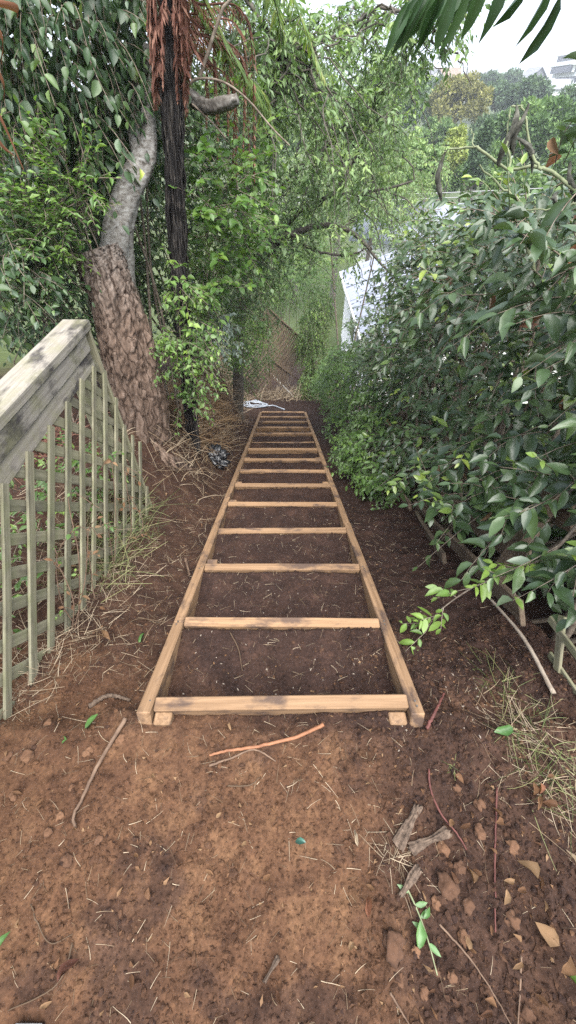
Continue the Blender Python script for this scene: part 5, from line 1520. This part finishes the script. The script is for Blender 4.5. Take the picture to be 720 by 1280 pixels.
# leaf litter, too fine and too much to count
n = 2600
lx = np.where(rng.uniform(0, 1, n) < .5, rng.uniform(.35, 1.15, n), rng.uniform(-1.25, .4, n)); ly = rng.uniform(-.3, .75, n)
k = rng.uniform(0, 1, n) < .3; lx = np.where(k, rng.uniform(-1.05, -.55, n), lx); ly = np.where(k, rng.uniform(.5, 3.2, n), ly)
k = rng.uniform(0, 1, n) < .12; lx = np.where(k, rng.uniform(.5, 1.05, n), lx); ly = np.where(k, rng.uniform(.5, 3.0, n), ly)
kp = rng.uniform(0, 1, n) < .35 + .65 * sstep(.4, .6, fbm(lx * 4, ly * 4, 66, 3)); lx, ly = lx[kp], ly[kp]; n = len(lx)
lv = Leaves(); ln = rng.uniform(.006, .026, n) * rng.uniform(.6, 1, n)
lv.add(np.stack([lx, ly, ground_z(lx, ly) + .004], -1), rng.normal(0, 1, (n, 3)) * (1, 1, .25), np.array([0, 0, 1.]) + rng.normal(0, .35, (n, 3)), ln, ln * rng.uniform(.25, .6, n), rng.uniform(0, 1, n) ** 1.3)
V, F, rr = leaf_mesh(lv.arrays(), 1, .5, .4)
tag(mk('leaf_litter', V, [F], M_DEAD, attrs={'rnd': rr}, kind='stuff'), 'fine brown leaf litter scattered over the soil', 'leaf litter')
# creeping seedling on the right
sd = thing('creeping_seedling', gpt(515, 1130), 'thin green creeping stem with few leaves in the lower right soil', 'seedling')
ac = Acc(); P = np.array([gpt(x, y, .012) for x, y in ((505, 1105), (517, 1130), (527, 1155), (535, 1180), (545, 1218))]); ac.tube(smooth_path(P, 20), np.linspace(.0028, .0015, 20), 5); ac.build('stem', M_GTWIG, sd)
lv = Leaves(); q = smooth_path(P, 20)[2:16:3]
lv.add(q, rng.normal(0, 1, (len(q), 3)) * (1, 1, .2) + (0, 0, .3), np.array([0, -.2, 1.]), .035, .014, .5); build_leaves('leaf', lv, M_GREENL, sd, 2, 6)

# dry vine tangled in the lattice
dv = thing('dry_vine', (fx + .02, 1.0, float(base_z(fx, 1.0))), 'dry vine with brown and green leaves tangled in the lattice fence', 'vine')
lv = Leaves(); lg = Leaves(); ac = Acc()
for k in range(9):
    y0 = rng.uniform(.85, 1.5); b = np.array([fx + .025, y0, float(ground_z(fx + .03, y0))]); e = b + np.array([rng.uniform(0, .05), rng.uniform(-.1, .45), rng.uniform(.2, .5)])
    Q = smooth_path([b, (b + e) / 2 + rng.normal(0, .05, 3) + (.04, 0, 0), e, e + rng.normal(0, .07, 3)], 14); Q[:, 0] = np.maximum(Q[:, 0], fx + .012)
    ac.tube(Q, np.linspace(.003, .0015, 14), 5)
    twigs(lv if k % 3 else lg, ac, Q[3::3], rng.normal(0, 1, (4, 3)) + (.5, 0, 0), .06, 3, .035 if k % 3 else .03, .018, rng, tint=(.2, 1))
build_leaves('dry_leaves', lv, M_DEAD, dv, 2, 40); build_leaves('green_leaves', lg, M_VINE, dv, 2, 30)
ac.build('stems', M_ROOT, dv, kind='stuff')

# dead leaves caught in the shrub
for lab, px, py, X, ln, w, rot, tl in (('reddish dead leaf hanging in the large shrub', 650, 405, .98, .13, .05, (R(75), R(20), R(60)), .3), ('orange dead leaf at the right edge on top of the shrub', 712, 318, .98, .10, .06, (R(60), R(-30), R(20)), .9), ('reddish dry leaf hanging from the bare shoot above the shrub', 680, 200, 1.05, .075, .045, (R(80), R(70), R(10)), .6)):
    o = fallen(lab, 0, 0, ln, w, M_DEADR, 0, 'dead_leaf', .4, .5, tl, p=at(px, py, X=X)); o.rotation_euler = rot
a = at(20, 205, Y=2.2)
dl = thing('dead_palm_leaf', a, 'hanging brown dead leaf strips at the left edge', 'dead leaf')
for q in (((-30, 90), (2, 150), (30, 212)), ((-25, 60), (3, 100), (6, 125)), ((-30, 20), (2, 45), (2, 80)), ((-20, 0), (20, 10), (22, 22)), ((-25, 110), (-2, 175), (18, 195))):
    P = smooth_path([at(x, y, Y=2.2 + .02 * i) for i, (x, y) in enumerate(q)], 12)
    wd = np.interp(np.linspace(0, 1, 12), [0, .5, 1], [.010, .016, .002])
    up = np.array([.5, -.4, .6]); V = np.vstack([P + up * wd[:, None], P + np.array([0, -.008, 0]), P - up * wd[:, None]])
    i_ = np.arange(11); F = np.vstack([np.stack([i_, i_ + 1, i_ + 13, i_ + 12], -1), np.stack([i_ + 12, i_ + 13, i_ + 25, i_ + 24], -1)])
    mk('strip', V, [F], M_DEADR, dl, attrs={'rnd': np.full(len(V), .6)}, smooth=True)

# pinnate branch hanging into the top right corner
pb = np.array([1.5, 1.6, float(base_z(1.5, 1.6))])
pt = thing('pinnate_tree', pb, 'dark green pinnate leaf hanging into the top right corner', 'tree')
cr_ = np.array([1.35, 1.5, 2.2])
V, F, T3 = tube(smooth_path([pb, (1.6, 1.62, 1.0), cr_], 20), np.linspace(.03, .015, 20), 8); mk('trunk', V, [F, T3], M_DTWIG, pt, smooth=True)
for row, (Yp, pts, n, ln, sgs) in enumerate(((1.25, [(770, -40), (690, -40), (620, -34), (570, -20), (545, -6)], 9, .092, (1,)), (1.40, [(700, -75), (640, -52), (590, -30), (545, -10), (518, 2)], 9, .085, (-1, 1)))):
    P = smooth_path([cr_] + [at(x, y, Y=Yp) for x, y in pts], 40)
    ac = Acc(); ac.tube(P, np.linspace(.006, .002, 40), 6); rc = ac.build('leaf_stalk', M_GTWIG, pt)
    u = np.linspace(.3 if row == 0 else .45, 1, n); kk = np.linspace(0, 1, 40)
    pp = np.stack([np.interp(u, kk, P[:, j]) for j in range(3)], -1)
    lv = Leaves()
    for sg in sgs:
        d = np.array([-.30 - .25 * row, .15 * sg, -1.0 + .3 * row]) + rng.normal(0, .09, pp.shape)
        lv.add(pp + np.array([.012 * sg, .02 * sg, 0]), d, np.array([.35 * sg, -1.0, .3 * sg]) + rng.normal(0, .3, pp.shape), ln * rng.uniform(.85, 1.15, n), .026, rng.uniform(0, 1, n))
    build_leaves('leaflet_mass', lv, M_PINNATE, rc, 2, 60, 'leaflet')

# toe of a dark shoe at the lower left
sp = gpt(40, 1277); sp[2] = float(base_z(sp[0], sp[1])) + .012
M_SHOE = plain_mat('dark_shoe', [(.3, (.012, .012, .016)), (.7, (.03, .03, .036))], 60, .6, .2, .001)
shoe = thing('shoe', sp, 'dark shoe toe poking in at the lower left border', 'shoe')
n = 16; prof = [(0, .025, .018), (.03, .042, .035), (.07, .048, .05), (.12, .046, .065), (.17, .040, .085), (.22, .036, .10), (.27, .036, .10), (.295, .02, .08)]
V = []; m = 14
for (yy, w, h) in prof:
    for j in range(m):
        th = math.pi * j / (m - 1); V.append((sp[0] + w * math.cos(th), sp[1] - yy - .012, sp[2] + .012 + h * max(0, math.sin(th)) ** .7))
V = np.array(V); ii = np.arange(len(prof) * m).reshape(-1, m)
F = np.stack([ii[:-1, :-1], ii[:-1, 1:], ii[1:, 1:], ii[1:, :-1]], -1).reshape(-1, 4)
mk('upper', V, [F, ii[:1]], M_SHOE, shoe, smooth=True)
V = []
for (yy, w, h) in prof:
    for sx, zz in ((1, 0), (1, .016), (-1, .016), (-1, 0)): V.append((sp[0] + sx * (w + .006), sp[1] - yy - .006 + (.006 if yy == 0 else 0), sp[2] - .003 + zz))
ii = np.arange(len(prof) * 4).reshape(-1, 4)
F = np.vstack([np.stack([ii[:-1, a], ii[:-1, (a + 1) % 4], ii[1:, (a + 1) % 4], ii[1:, a]], -1) for a in range(4)])
mk('sole', np.array(V), [F, ii[:1], ii[-1:]], M_BLACK, shoe)

# ------------------------------------------------------------------ air
hz_lo, hz_hi = np.array([-950, -70, -26.]), np.array([950, 950, 45.])
me = box_mesh('haze', *(hz_hi - hz_lo), bev=0)
haze = link_mesh('haze', me, (hz_lo + hz_hi) / 2)
m, nt, out = nmat('air'); pv = nn(nt, 'ShaderNodeVolumePrincipled', Density=0.0010)
pv.inputs['Color'].default_value = (.86, .91, 1, 1); nt.links.new(pv.outputs[0], out.inputs['Volume'])
me.materials.append(m); tag(haze, 'pale daylight haze over the valley', 'haze', kind='stuff')
_sz = sorted(((len(m.loops) - 2 * len(m.polygons), m.name) for m in bpy.data.meshes), reverse=True)
print('objects', len(bpy.data.objects), 'tris', sum(a for a, b in _sz), _sz[:16])
